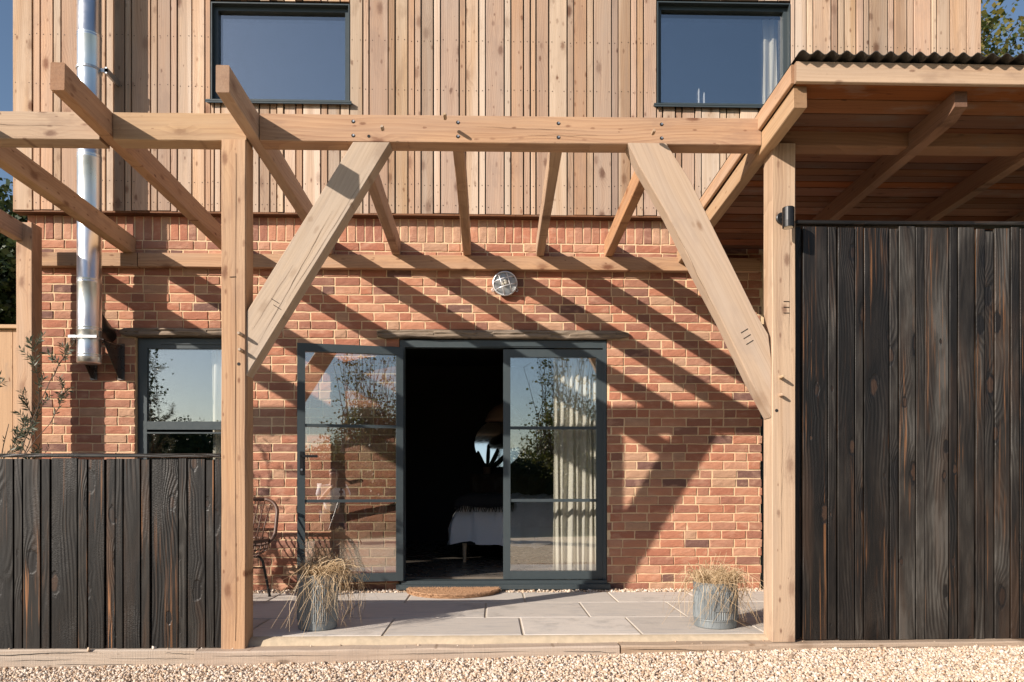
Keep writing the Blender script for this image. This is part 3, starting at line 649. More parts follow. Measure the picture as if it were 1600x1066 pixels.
# the front beam, in lengths between the rafters that pass through it
for xa, xb in ((-4.6, -2.276), (-2.196, -1.434), (-1.356, 1.588)):
    za, zb = 2.980+.0035*(xa+2.1), 2.980+.0035*(xb+2.1)
    P('beam', (xa, yc+.012, za), (xb, yc+.012, zb), .160, .118, n=6, jit=.0012)
P('beam', (1.668, yc+.014, 2.985), (5.0, yc+.014, 2.995-.003), .140, .118, 'frame_shade', n=6)
def rafter(xl, yf, w, zf, zb, h=.144, xw=None, yb=-.012, root=perg, mat='frame', xr=None):
    xb = (xl if xw is None else xw)
    return timber('rafter', (xl+w/2, yf, zf+h/2), (xb+w/2, yb, zb+h/2), h, w, M[mat], root, (0, 0, 1), .004, 5, .0012)
zr = lambda y: 2.916 - .030*(y-FY)                       # underside of the rafters at depth y
for xl, yf, w in ((-3.114, -2.52, .085), (-2.272, -2.50, .072), (-1.430, -2.50, .069)): rafter(xl, yf, w, zr(yf), zr(-.012))
rafter(-3.845, -2.52, .072, zr(-2.52), zr(-.33), yb=-.331)
for xl, xw in ((-.838, -.855), (-.240, -.252), (.352, .372), (.962, .962)):
    rafter(xl, FY+.132, .066, zr(FY+.132), zr(-.012), xw=xw)
P('wall_plate', (-3.86, -.034, 2.797), (-2.995, -.034, 2.799), .117, .058, n=3)
P('wall_plate', (-2.988, -.034, 2.799), (2.30, -.034, 2.795), .117, .058, n=8)
# braces
def brace(left, right, y0, y1, ang):
    n = len(left); mb = MB()
    for (a, b) in zip(left, right):
        mb.v += [(a[0]+.004, y0, a[1]), (b[0]-.004, y0, b[1]), (b[0], y0+.005, b[1]), (b[0], y1, b[1]), (a[0], y1, a[1]), (a[0], y0+.005, a[1])]
    mb.f += [(6*i+j, 6*i+(j+1) % 6, 6*i+6+(j+1) % 6, 6*i+6+j) for i in range(n-1) for j in range(6)] + [tuple(range(6)), tuple(range(6*n-1, 6*n-7, -1))]
    c = left[0]; o = mb.build('brace', M['brace'], perg, (c[0], y0, c[1]))
    rot = Matrix.Rotation(ang, 4, 'Y'); o.data.transform(rot.inverted()); o.rotation_euler = rot.to_euler(); return o
lerp = lambda a, b, t: (a[0]+(b[0]-a[0])*t, a[1]+(b[1]-a[1])*t)
Lr = [lerp((-1.429, 1.536), (-.599, 2.899), i/8) for i in range(9)]; Ll = [lerp((-1.429, 1.905), (-.815, 2.898), i/8) for i in range(9)]
brace(Ll, Lr, FY+.012, FY+.128, math.atan2(.72, 1.19))
L2 = [(.795, 2.912), (.862, 2.775), (1.030, 2.49), (1.198, 2.155), (1.349, 1.873), (1.520, 1.520), (1.640, 1.300)]
R2 = [(1.022, 2.912), (1.165, 2.690), (1.352, 2.315), (1.540, 1.940), (1.628, 1.790), (1.646, 1.640), (1.646, 1.300)]
brace(L2[::-1], R2[::-1], FY+.010, FY+.120, math.atan2(-.75, 1.5))
def peg(x, y, z, l, r=.011, tilt=0.0):
    MB().tube([(x, y+.01, z), (x+tilt*l, y-l*.7, z-.2*tilt*l), (x+tilt*l*1.2, y-l, z)], [r, r*.95, r*.7], 7).build('peg', M['brace'], perg, (x, y, z))
for (x, z, l) in ((-1.452, 1.770, .055), (-1.451, 1.678, .045), (1.693, 1.535, .06), (1.693, 1.430, .045)): peg(x, FY, z, l)
for (x, z, l) in ((-.634, 2.950, .03), (-.275, 3.018, .045), (.930, 2.945, .032)): peg(x, FY+.012-.059, z, l)
holes = MB()
def disc(mb, x, y, z, r, n=10, d=.004):
    mb.tube([(x, y+d, z), (x, y-.0012, z)], r, n)
for (x, z) in ((-1.468, 1.601), (1.672, 1.340)): MB().tube([(x, FY+.004, z), (x, FY-.0012, z)], .010, 10).build('peg_hole', M['dark'], perg, (x, FY, z))
MB().tube([(-.724, yc-.046, 2.938), (-.724, yc-.0485, 2.938)], .009, 10).build('peg_hole', M['dark'], perg, (-.724, FY, 2.938))
for x in (-.815, -.205, .385, .995):
    for z in (3.026, 2.944):
        zz = z+.0035*(x-.1)
        o = MB().tube([(x, yc-.046, zz), (x, yc-.0485, zz)], .0105, 12).build('bolt_recess', M['dark'], perg, (x, FY, zz))
        MB().tube([(x+.003, yc-.0484, zz+.002), (x+.003, yc-.0515, zz+.002)], .006, 6).build('bolt', M['dullsteel'], o, (x, FY, zz))
def mark(x, z, dx, dz, y):                                # carpenter's marks: short cuts
    MB().add([(x, y, z), (x+dx, y, z+dz), (x+dx, y-.0011, z+dz-.004), (x, y-.0011, z-.004)], [(0, 1, 2, 3), (3, 2, 1, 0)]).build('carpenter_mark', M['dark'], perg, (x, y, z), fix=False)
for k in range(2): mark(-1.255+.012*k-.03, 1.985-.036*k, .045, -.028, FY+.0105)
for k in range(3): mark(1.462+.016*k, 1.80-.034*k, .042, .026, FY+.0085); mark(1.712, 1.985-.034*k, .036, 0, FY-.002)
mark(-1.520, 2.105, .036, .002, FY-.002)
mb = MB(); prev = None                                    # the long drying crack down the left post
pts = [(-1.487+.010*noise.noise((0, z*1.3, 4)), z) for z in [i*.06 for i in range(0, 48)]]
for i, (x, z) in enumerate(pts):
    w = .0013*(1+.8*noise.noise((z*2.5, 1, 1))); mb.v += [(x-w, FY-.0024, z), (x+w, FY-.0024, z)]
mb.f += [(2*i, 2*i+1, 2*i+3, 2*i+2) for i in range(len(pts)-1)]
mb.build('drying_crack', plain('crack shade', (.12, .07, .04), .9), perg, (-1.49, FY, 0), fix=False)

def crack(p0, p1, y, wmax=.0016, seed=1, parent=None):
    mb = MB(); n = 26; p0, p1 = Vector((p0[0], 0, p0[1])), Vector((p1[0], 0, p1[1])); d = p1-p0; nn = Vector((-d.z, 0, d.x)).normalized()
    for i in range(n+1):
        t = i/n; c = p0+d*t+nn*(.006*noise.noise((t*4, seed, 0))+.002*noise.noise((t*16, seed, 3))); w = wmax*(math.sin(math.pi*t)**.6)*(.6+.6*noise.noise((t*7, seed, 8)))+.0002
        mb.v += [(c.x-nn.x*w, y, c.z-nn.z*w), (c.x+nn.x*w, y, c.z+nn.z*w)]
    mb.f += [(2*i, 2*i+1, 2*i+3, 2*i+2) for i in range(n)]
    mb.build('drying_crack', bpy.data.materials['crack shade'], parent or perg, (p0.x, y, p0.z), fix=False)
crack((-1.36, 1.72), (-.93, 2.50), FY+.0105, .0014, 3); crack((-1.20, 1.96), (-.72, 2.74), FY+.0105, .0011, 5); crack((-1.395, 1.80), (-1.16, 2.18), FY+.0105, .0009, 9)
crack((-3.2, 2.985), (-2.45, 2.975), yc-.0495, .0010, 11); crack((-.1, 3.00), (.55, 2.985), yc-.0495, .0009, 12); crack((.2, 2.955), (.62, 2.958), yc-.0495, .0008, 14)
crack((1.70, .5), (1.705, 1.25), FY-.0022, .0009, 15); crack((1.745, 1.7), (1.75, 2.6), FY-.0022, .0008, 16); crack((1.05, 2.45), (1.31, 1.93), FY+.0085, .0010, 17)
# ================================================================== lean-to roof
lean = empty('lean_to_roof', (3.2, -1.2, 2.9), 'lean-to porch roof with corrugated sheet and boarded timber underside', 'porch roof')
zl = lambda y: 2.878 - .028*(y-FY) + .004                # underside of its rafters
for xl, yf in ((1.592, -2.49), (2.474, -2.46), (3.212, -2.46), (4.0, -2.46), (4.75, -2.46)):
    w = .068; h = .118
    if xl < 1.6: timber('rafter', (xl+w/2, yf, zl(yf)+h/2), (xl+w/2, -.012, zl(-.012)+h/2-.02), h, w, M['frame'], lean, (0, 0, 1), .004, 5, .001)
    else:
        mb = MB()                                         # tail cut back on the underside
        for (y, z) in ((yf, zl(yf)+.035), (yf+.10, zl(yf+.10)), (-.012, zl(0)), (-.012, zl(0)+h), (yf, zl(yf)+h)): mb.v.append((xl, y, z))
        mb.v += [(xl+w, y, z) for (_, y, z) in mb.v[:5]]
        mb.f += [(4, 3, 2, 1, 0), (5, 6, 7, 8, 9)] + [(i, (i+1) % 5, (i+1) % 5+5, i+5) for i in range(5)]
        o = mb.build('rafter', M['frame_shade'], lean, (xl, yf, zl(yf)))
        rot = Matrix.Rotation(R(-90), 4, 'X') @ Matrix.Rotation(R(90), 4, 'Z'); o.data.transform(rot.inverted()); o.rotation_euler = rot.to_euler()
y = -2.505; k = 0
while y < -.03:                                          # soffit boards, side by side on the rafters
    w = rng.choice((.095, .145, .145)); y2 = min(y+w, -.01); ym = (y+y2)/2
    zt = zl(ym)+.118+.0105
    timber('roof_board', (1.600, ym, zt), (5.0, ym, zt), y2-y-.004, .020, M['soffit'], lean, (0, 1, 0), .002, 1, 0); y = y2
zt = zl(-2.52)+.118
timber('fascia_board', (1.585, -2.522, zt+.050), (5.0, -2.522, zt+.046), .106, .028, M['frame'], lean, (0, 0, 1), .003, 5, .0008)
timber('verge_board', (1.580, -2.507, zt+.052), (1.580, -.10, zl(-.1)+.118+.052), .100, .022, M['frame'], lean, (0, 0, 1), .003, 4, .0008)
mb = MB(); n = 360; x0, x1 = 1.578, 5.02
for i in range(n+1):
    x = x0+(x1-x0)*i/n; zz = .0115*math.cos(2*math.pi*(x-1.60)/.0765)
    for (y, t) in ((-2.585, 0), (-.085, 0), (-2.585, -.004), (-.085, -.004)): mb.v.append((x, y, zl(y)+.118+.121+zz+t))
for i in range(n):
    a = 4*i; mb.f += [(a, a+4, a+5, a+1), (a+2, a+3, a+7, a+6), (a, a+2, a+6, a+4), (a+1, a+5, a+7, a+3)]
mb.build('corrugated_sheet', M['corrug'], lean, (3.2, -1.2, 3.1), smooth=False, fix=False)

# ================================================================== black fences
fl = empty('fence', (-2.3, -2.0, -.04), 'low charred black board fence left of the pergola', 'fence')
def fboard(xa, xb, yf, z0, z1, root, mat):
    d = rng.choice((0, .004, .009)); sh_ = rng.uniform(.005, .011); timber('fence_board', ((xa+xb)/2, yf+.011+d, z0), ((xa+xb)/2, yf+.011+d, z1), xb-xa-sh_, .022, M[mat], root, (1, 0, 0), .002, 3, .0009)
el = [-4.30, -4.25, -4.10, -3.99, -3.93, -3.78, -3.72, -3.62, -3.46, -3.41, -3.30, -3.24, -3.08, -2.98, -2.92, -2.844, -2.759, -2.706, -2.603, -2.547, -2.395, -2.337, -2.238, -2.182, -2.134, -2.034, -1.979, -1.822, -1.772, -1.668, -1.616, -1.572]
for a, b in zip(el, el[1:]): fboard(a, b, FY+.012, -.041, 1.052+rng.uniform(-.006, .005), fl, 'char')
MB().box(-4.3, -1.576, FY+.0445, FY+.0475, -.03, 1.05).build('gap_blackout', M['dark'], fl, (-2.9, -2, .5))  # added dark sheet: keeps light out so the board gaps read black
timber('fence_cap', (-4.30, FY+.045, 1.070), (-1.574, FY+.045, 1.074), .020, .085, M['char_pale'], fl, (0, 0, 1), .003, 6, .0012)
MB().box(-4.3, -1.575, FY+.048, FY+.09, .15, .25).box(-4.3, -1.575, FY+.048, FY+.09, .85, .95).build('fence_rail', M['char'], fl, (-2.3, -2, 0))
fr = empty('fence', (2.9, -2.0, -.02), 'tall charred black board fence right of the pergola', 'fence')
er = [1.803, 1.841, 1.993, 2.049, 2.156, 2.209, 2.362, 2.418, 2.523, 2.575, 2.728, 2.783, 2.886, 2.944, 3.003, 3.098, 3.155, 3.30, 3.36, 3.47, 3.53, 3.68, 3.74, 3.85, 3.91, 4.06, 4.12, 4.28]
for a, b in zip(er, er[1:]): fboard(a, b, FY+(.045 if a < 1.81 else .030), -.018, 2.432+rng.choice((-.012, -.004, 0, .006, .012)), fr, 'char_pale')
MB().box(1.806, 4.28, FY+.0725, FY+.0755, -.01, 2.44).build('gap_blackout', M['dark'], fr, (2.9, -2, 1))  # same added sheet behind the tall fence, blacking out its gaps
timber('fence_cap', (1.80, FY+.06, 2.462), (4.3, FY+.06, 2.470), .022, .075, M['char_pale'], fr, (0, 0, 1), .003, 5, .001)
MB().box(1.805, 4.28, FY+.076, FY+.11, .3, .4).box(1.805, 4.28, FY+.076, FY+.11, 1.9, 2.0).build('fence_rail', M['char'], fr, (2.9, -2, 1))

# ================================================================== flue
fx, fy = -3.270, -.285
flue = empty('flue_pipe', (fx, fy, 1.886), 'shiny stainless steel flue pipe rising up the front of the house', 'flue')
prof = [(.082, 0), (.090, .004)]
for z in (1.935, 1.955, 2.150, 2.172, 2.535, 2.560, 3.545, 3.565, 4.52, 4.54): prof += [(.0895, z-1.886-.006), (.0925, z-1.886), (.0895, z-1.886+.006)]
prof += [(.0895, 4.4), (.0895, 4.6)]
MB().lathe(prof, 48, (fx, fy, 1.886)).build('pipe', M['steel'], flue, (fx, fy, 1.886), smooth=True)
mb = MB(); mb.lathe([(.0935, 0), (.097, 0), (.097, .024), (.0935, .024)], 40, (fx, fy, 2.073)); mb.box(fx-.112, fx+.112, fy-.104, fy-.088, 2.075, 2.096)
mb.build('clamp', M['dullsteel'], flue, (fx, fy, 2.08))
for s in (-1, 1):
    xx = fx+s*.115; mb = MB()
    mb.add([(xx-.002, -.30, 2.072), (xx-.002, -.008, 2.072), (xx-.002, -.008, 1.80), (xx-.002, -.05, 1.80), (xx+.002, -.30, 2.072), (xx+.002, -.008, 2.072), (xx+.002, -.008, 1.80), (xx+.002, -.05, 1.80)],
           [(0, 1, 2, 3), (7, 6, 5, 4), (0, 4, 5, 1), (1, 5, 6, 2), (2, 6, 7, 3), (3, 7, 4, 0)])
    mb.box(xx-.03, xx+.03, -.0075, -.003, 1.79, 2.10); mb.box(xx-.012, xx+.012, -.31, -.008, 2.0735, 2.080)
    mb.build('wall_bracket', M['darksteel'], flue, (xx, 0, 2))
MB().tube([(fx, fy, 2.30), (fx, .0, 2.16)], .075, 20).build('wall_sleeve', M['black'], flue, (fx, 0, 2.2), smooth=True)
mb = MB(); mb.lathe([(.093, 0), (.096, 0), (.096, .02), (.093, .02)], 32, (fx, fy, 4.25)); mb.box(fx+.06, fx+.145, fy-.01, fy+.01, 4.245, 4.275); mb.box(fx+.125, fx+.145, fy-.01, -.092, 4.235, 4.285)
mb.build('upper_bracket', M['dullsteel'], flue, (fx, fy, 4.25))

# ================================================================== lamps
lamp = empty('bulkhead_lamp', (.104, 0, 2.62), 'round caged bulkhead lamp on the brick over the french doors', 'wall lamp')
Mx = Matrix.Translation((.104, 0, 2.622)) @ Matrix.Rotation(R(90), 4, 'X')       # local z points out of the wall
MB().lathe([(.094, 0), (.096, .028), (.104, .034), (.104, .046), (.088, .05)], 36).xf(Mx).build('lamp_base', M['dullsteel'], lamp, (.104, 0, 2.62), smooth=False)
MB().lathe([(.087, .047), (.084, .06), (.066, .082), (.036, .096), (.008, .10)], 28).xf(Mx).build('glass_dome', M['clear'], lamp, (.104, 0, 2.62), smooth=True)
MB().lathe([(.012, .05), (.014, .058), (.028, .07), (.026, .08), (.01, .09)], 16).xf(Mx).build('bulb', M['bulb'], lamp, (.104, 0, 2.62), smooth=True)
mb = MB(); ringp = [(.100*math.cos(a), .100*math.sin(a), .052) for a in [2*math.pi*i/36 for i in range(37)]]; mb.tube(ringp, .008, 7)
for ang, off in ((17, -.033), (17, .033), (107, -.033), (107, .033)):
    a = R(ang); u = Vector((math.cos(a), math.sin(a), 0)); v = Vector((-u.y, u.x, 0))
    mb.tube([u*(.095*math.cos(t)*(1-.06)) + v*off*(1.0) + Vector((0, 0, .052+.058*math.sin(t))) for t in [math.pi*i/10 for i in range(11)]], .0052, 5)
for a in (90, 205, 335):
    c = Vector((math.cos(R(a)), math.sin(R(a)), 0))*.112; mb.tube([c+Vector((.010*math.cos(t), .014*math.sin(t), .02)) for t in [2*math.pi*i/10 for i in range(11)]], .0035, 5)
mb.xf(Mx).build('cage', M['galv'], lamp, (.104, 0, 2.62), smooth=True)
wl_ = empty('wall_lamp', (1.70, FY, 2.44), 'small black cylinder spotlight on the right pergola post', 'wall lamp')
Mx = Matrix.Translation((1.700, FY-.002, 2.470)) @ Matrix.Rotation(R(90), 4, 'X')
MB().lathe([(.034, 0), (.034, .012), (.030, .015)], 24).tube([(0, 0, .01), (.004, 0, .06)], .010, 10).xf(Mx).build('mounting_plate', M['black'], wl_, (1.7, FY, 2.47))
MB().lathe([(.028, .010), (.033, 0), (.034, .030), (.0335, .031), (.0335, .034), (.034, .035), (.034, .112), (.031, .115)], 28, (1.706, FY-.088, 2.388)).build('lamp_body', plain('satin black body', (.03, .03, .031), .35, .6), wl_, (1.706, FY-.09, 2.45), smooth=False)
MB().lathe([(.026, 0), (.026, .004)], 20, (1.706, FY-.088, 2.387)).build('lens', M['bulb'], wl_, (1.706, FY-.09, 2.38))

# ================================================================== doormat
mb = MB(); n = 40; cx, yb, a_, b_ = -.330, -.110, .388, .400
out = [(cx-a_, yb)] + [(cx-a_*math.cos(math.pi*i/n), yb-b_*math.sin(math.pi*i/n)) for i in range(1, n)] + [(cx+a_, yb)]
m_ = len(out)
mb.v += [(x, y, .001) for x, y in out] + [(x+rng.uniform(-.003, .003), y+rng.uniform(-.003, .003), .026) for x, y in out] + [(cx+(x-cx)*.965, yb-.008+(y-yb)*.965, .034+rng.uniform(-.002, .002)) for x, y in out]
mb.f += [(i, (i+1) % m_, m_+(i+1) % m_, m_+i) for i in range(m_)] + [(m_+i, m_+(i+1) % m_, 2*m_+(i+1) % m_, 2*m_+i) for i in range(m_)] + [tuple(range(2*m_, 3*m_))]
mb.build('doormat', M['coir'], None, (cx, yb, 0), label='half-round coir doormat on the slabs below the open door', cat='doormat')

tuft = MB()
for i in range(5200):
    if i < 1800: a = math.pi*rng.random(); q = rng.uniform(.965, 1.0); z = rng.uniform(.004, .03)
    else: a = math.pi*rng.random(); q = math.sqrt(rng.random())*.985; z = .031
    x, y = cx-a_*q*math.cos(a), yb-b_*q*math.sin(a)
    o_ = Vector((-math.cos(a), -math.sin(a), .3))*.010 if i < 1800 else Vector((rng.gauss(0, .005), rng.gauss(0, .005), .010))
    p = Vector((x, y, z)); tuft.tube([p, p+o_+Vector((rng.gauss(0, .002),)*3)], [.0016, .0008], 3, False)
tuft.build('bristles', M['coir'], bpy.data.objects['doormat'], (cx, yb, 0), fix=False, kind='stuff')

# ================================================================== planters with dry grass
def grass(cx, cy, z, r, N, seed, reach, bias=(0, 0), tall=0):
    rg = random.Random(seed); mb = MB()
    for i in range(N):
        a = rg.uniform(0, 2*math.pi); q = r*math.sqrt(rg.random())*.9
        p = Vector((cx+q*math.cos(a), cy+q*math.sin(a), z-.01)); a2 = a+rg.gauss(0, .7)
        d = Vector((math.cos(a2)+bias[0], math.sin(a2)+bias[1], 0)); d = d.normalized() if d.length > .01 else Vector((1, 0, 0))
        h = rg.uniform(.03, .13); L = rg.uniform(.35, 1.0)*reach; drop = rg.uniform(.35, 1.0)*(z*1.25 if rg.random() < .7 else z*.4)
        curl = rg.gauss(0, .16); s = Vector((-d.y, d.x, 0)); pts = []
        for t in [j/7 for j in range(8)]:
            zz = z + h*4*t*(1-t*.75)*.9 - drop*t**2.2
            x = p + d*(L*(t*1.75-1.05*t*t)) + s*(curl*t*t + .025*math.sin(8*t+i)*t)
            lo = .035*math.sin(7*t+i*1.7)*t; pts.append((x.x+lo, x.y+.02*math.cos(6*t+i)*t, max(.006, zz+.03*math.sin(6.5*t+i*2.3)*t)))
        mb.ribbon(pts, rg.uniform(.0014, .0030)) if i % 3 else mb.tube(pts, [.0018*(1-.55*t) for t in [j/7 for j in range(8)]], 3, False)
    for i in range(N):
        a = rg.uniform(0, 6.28); q = r*.95*math.sqrt(rg.random()); p = Vector((cx+q*math.cos(a), cy+q*math.sin(a), z-.03)); l = rg.uniform(.05, .13)
        mb.ribbon([p, p+Vector((rg.gauss(0, .012), rg.gauss(0, .012), l*.6)), p+Vector((rg.gauss(0, .035), rg.gauss(0, .035), l))], .003)
    for i in range(tall):
        a = rg.uniform(0, 6.28); p = Vector((cx+.05*math.cos(a), cy+.05*math.sin(a), z)); l = rg.uniform(.1, .24)
        mb.tube([p, p+Vector((rg.gauss(0, .03), rg.gauss(0, .03), l*.6)), p+Vector((rg.gauss(0, .06), rg.gauss(0, .05), l))], [.0018, .0014, .0007], 3, False)
    return mb
def planter(cx, cy, r, h, label, seed, reach, N, bias, tall, plate):
    t = empty('potted_grass', (cx, cy, 0), label, 'potted plant', 'zinc tubs of dry grass on the patio')
    fl_ = .0022; n = 120
    MB().lathe([(r*.93, 0), (r*.965, .006), (r*.965, .045), (r*.99, .05), (r*.985, .056), (r, .062, fl_), (r, h*.80, fl_), (r*.99, h*.82), (r, h*.86), (r, h-.008), (r*1.03, h-.004), (r*1.03, h), (r*.97, h), (r*.95, h-.04)], n, (cx, cy, 0)).build('tub', M['zinc'], t, (cx, cy, 0))
    if plate:
        poly = [(x, z) for x, z in ((-.042, .11), (.040, .11), (.046, .118), (.046, .185), (.040, .215), (-.042, .215), (-.048, .185), (-.048, .118))]
        MB().prism([(cx+x, z) for x, z in poly], cy-r-.0035, cy-r+.004).build('name_plate', M['zinc'], t, (cx, cy, .15))
    MB().lathe([(r*.95, h-.045), (r*.5, h-.03), (.01, h-.025)], 24, (cx, cy, 0)).build('soil', M['soil'], t, (cx, cy, h))
    g = grass(cx, cy, h-.01, r, N, seed, reach, bias, tall).build('grass', M['straw'], t, (cx, cy, h), fix=False, kind='stuff'); return t
planter(-1.105, -1.665, .124, .345, 'tall zinc tub with shaggy dry grass beside the left post', 4, .30, 250, (1.1, .0), 60, False)
planter(1.423, -1.665, .137, .285, 'squat zinc tub with short drooping dry grass beside the right post', 9, .165, 240, (.5, -.25), 14, True)

# ================================================================== rattan chair
ch = empty('rattan_chair', (-2.06, -.62, 0), 'brown rattan armchair with black metal legs behind the left post', 'chair')
def loop(hw, z0, z1, r, y0, y1, n=8):
    pts = []
    for (cx, cz, a0) in ((hw-r, z1-r, 90), (hw-r, z0+r, 0), (-hw+r, z0+r, -90), (-hw+r, z1-r, -180)):
        for i in range(n+1):
            a = R(a0-90*i/n); pts.append((cx+r*math.cos(a), cz+r*math.sin(a)))
    pts.append(pts[0]); return [(-2.06+x, y0+(y1-y0)*(z-z0)/(z1-z0), z) for x, z in pts]
mb = MB(); lp_ = loop(.345, .43, .785, .11, -.52, -.40); mb.tube(lp_, .015, 7)
mb.tube([(-2.06+.30*math.sin(t), -.56-.29*math.cos(t)*1.0, .47) for t in [2*math.pi*i/36 for i in range(37)]], .014, 7)
mb.build('frame', M['rattan'], ch, (-2.06, -.62, .4), smooth=True)
mb = MB()
for i in range(13):
    x = -.285+.57*i/12; zt = .785-.004-(.03 if abs(x) > .26 else 0); mb.tube([(-2.06+x*.86, -.53, .45), (-2.06+x*.95, -.49, .62), (-2.06+x, -.402, zt)], .0055, 5)
for z, y in ((.545, -.483), (.555, -.480)): mb.tube([(-2.06-.335, y, z), (-2.06, y+.012, z), (-2.06+.335, y, z)], .005, 5)
mb.build('backrest', M['rattan'], ch, (-2.06, -.5, .6), smooth=True)
mb = MB()
for i in range(30):
    a = 2*math.pi*i/30; ca, sa = math.sin(a), -math.cos(a); mb.tube([(-2.06+.305*ca, -.56+.295*sa, .47), (-2.06+.29*ca, -.56+.28*sa, .39), (-2.06+.22*ca, -.56+.21*sa, .345), (-2.06, -.56, .335)], .005, 4)
for rr, z in ((.302, .44), (.292, .405), (.27, .375), (.22, .345), (.15, .34), (.08, .338)): mb.tube([(-2.06+rr*math.sin(t), -.56-rr*.97*math.cos(t), z) for t in [2*math.pi*i/28 for i in range(29)]], .005, 4)
mb.build('seat', M['rattan'], ch, (-2.06, -.56, .4), smooth=True)
for sx in (-1, 1):
    for sy in (-1, 1):
        MB().tube([(-2.06+sx*.10, -.56+sy*.12, .338), (-2.06+sx*.195, -.56+sy*.16, .325), (-2.06+sx*.215, -.56+sy*.175, .29), (-2.06+sx*.255, -.56+sy*.22, .012), (-2.06+sx*.256, -.56+sy*.221, .0)], [.010, .011, .011, .011, .013], 8).build('leg', M['black'], ch, (-2.06+sx*.2, -.56+sy*.2, .2), smooth=True)
MB().tube([(-2.06-.22, -.56-.18, .235), (-2.06+.22, -.56-.18, .235)], .007, 6).tube([(-2.06-.22, -.56+.18, .235), (-2.06+.22, -.56+.18, .235)], .007, 6).build('stretcher', M['black'], ch, (-2.06, -.56, .23))

# ================================================================== bedroom
bed = empty('bed', (.6, 2.2, .078), 'bed with rumpled white duvet inside the open french door', 'bed')
def cloth_box(x0, x1, y0, y1, zt, zb, seed, amp=.022, nx=40, ny=26, rd=.10):
    mb = MB(); rows_ = []
    prof = [(0, 0)]
    for j in range(ny+1):
        v = j/ny
        for i in range(nx+1):
            u = i/nx; x = x0+(x1-x0)*u; y = y0+(y1-y0)*v; ex = min(u*(x1-x0), (1-u)*(x1-x0)); ey = min(v*(y1-y0), (1-v)*(y1-y0)); e = min(ex, ey)
            z = zt - (zt-zb)*(1-math.sqrt(max(0, 1-max(0, 1-e/rd)**2)))
            q = amp*noise.fractal((x*5+seed, y*5, z*5), 1.0, 2.0, 4); z += q*(1 if e > rd else .5)
            if e < rd: x += q*1.4; y += q*1.4
            if e < .02: z += .05*noise.noise((x*2.5, y*2.5, seed))
            mb.v.append((x, y, z))
    mb.f += [(j*(nx+1)+i, j*(nx+1)+i+1, (j+1)*(nx+1)+i+1, (j+1)*(nx+1)+i) for j in range(ny) for i in range(nx)]; return mb
mb = MB().box(-.36, 1.65, 1.52, 2.95, .26, .52); mb.build('mattress', M['throw'], bed, (.6, 2.2, .3))
cloth_box(-.46, 1.72, 1.42, 3.02, .760, .270, 2.0, .045, 110, 70, .26).build('duvet', M['white'], bed, (.6, 2.2, .5), smooth=True, fix=False)
th = cloth_box(-.41, .22, 1.395, 3.04, .800, .655, 5.0, .016, 40, 60, .15)
for i in range(46):
    x = -.39+.60*i/45+rng.uniform(-.006, .006); th.tube([(x, 1.380, .70), (x+rng.uniform(-.01, .01), 1.370, .66), (x+rng.uniform(-.02, .02), 1.373, .615)], [.006, .006, .003], 4)
th.build('throw', M['throw'], bed, (0, 2.2, .7), smooth=True, fix=False)
for x in (-.30, 1.55):
    for y in (1.50, 2.85): MB().lathe([(.016, 0), (.024, .20)], 10, (x, y, .078)).build('leg', M['bedleg'], bed, (x, y, .08))
def curtain(x0, x1, y, z0, z1, folds, amp, label, name='curtain', gather=0.0):
    mb = MB(); n = folds*10; m = 14
    for j in range(m+1):
        t = j/m; z = z0+(z1-z0)*t
        for i in range(n+1):
            u = i/n; k = 1-gather*math.sin(math.pi*min(1, t*1.6))*0
            x = x0+(x1-x0)*u+.012*math.sin(3*t+u*17); a = 2*math.pi*folds*u+.8*math.sin(u*9)+.5*math.sin(t*3+u*5)
            mb.v.append((x, y+amp*(1-.35*t)*math.sin(a)+.006*math.sin(7*t+9*u), z))
    mb.f += [(j*(n+1)+i, j*(n+1)+i+1, (j+1)*(n+1)+i+1, (j+1)*(n+1)+i) for j in range(m) for i in range(n)]
    o = mb.build(name, M['curtain'], None, ((x0+x1)/2, y, z0), smooth=True, fix=False, label=label, cat='curtain')
    sm = o.modifiers.new('thickness', 'SOLIDIFY'); sm.thickness = .002; return o
curtain(.535, .945, .20, .095, 2.35, 7, .030, 'long cream curtain behind the closed french door pane')
curtain(-2.475, -2.14, .20, .60, 2.30, 4, .025, 'pale curtain at the right side of the lower left window')
curtain(2.395, 2.54, .14, 4.06, 5.25, 3, .02, 'pale curtain at the right edge of the upper right window')
for x, h, lab in ((1.815, .20, 'thin white stick behind the upper right window, taller and left of the pair'), (1.862, .165, 'thin white stick behind the upper right window, shorter and right of the pair')):
    MB().lathe([(.014, 0), (.014, .006), (.0075, .008), (.0075, h-.006), (.004, h), (.001, h+.012)], 10, (x, .10, 4.185)).build('stick', M['white'], None, (x, .10, 4.185), label=lab, cat='stick', group='white sticks on the upper sill')  # slim white upright sticks, each on a small flat foot
MB().box(1.405, 2.55, .065, .205, 4.165, 4.1845).build('window_board', M['white'], house, (2, .1, 4.17))
pend = empty('pendant_lamp', (.14, 2.6, 2.62), 'terracotta dome pendant lamp hanging over the bed', 'pendant lamp')
MB().lathe([(.235, 1.665), (.225, 1.70), (.19, 1.78), (.12, 1.85), (.04, 1.88), (.015, 1.90)], 32, (.14, 2.6, 0)).build('lamp_shade', M['shade'], pend, (.14, 2.6, 1.7), smooth=True)
MB().tube([(.14, 2.6, 1.89), (.14, 2.6, 2.619)], .004, 6).build('cable', M['black'], pend, (.14, 2.6, 2.2))
dr = empty('dresser', (.1, 4.1, .078), 'dark wooden dresser against the back wall of the bedroom', 'dresser')
MB().box(-.32, .75, 3.92, 4.38, .14, 1.05).build('carcass', M['dresser'], dr, (.1, 4.1, .5))
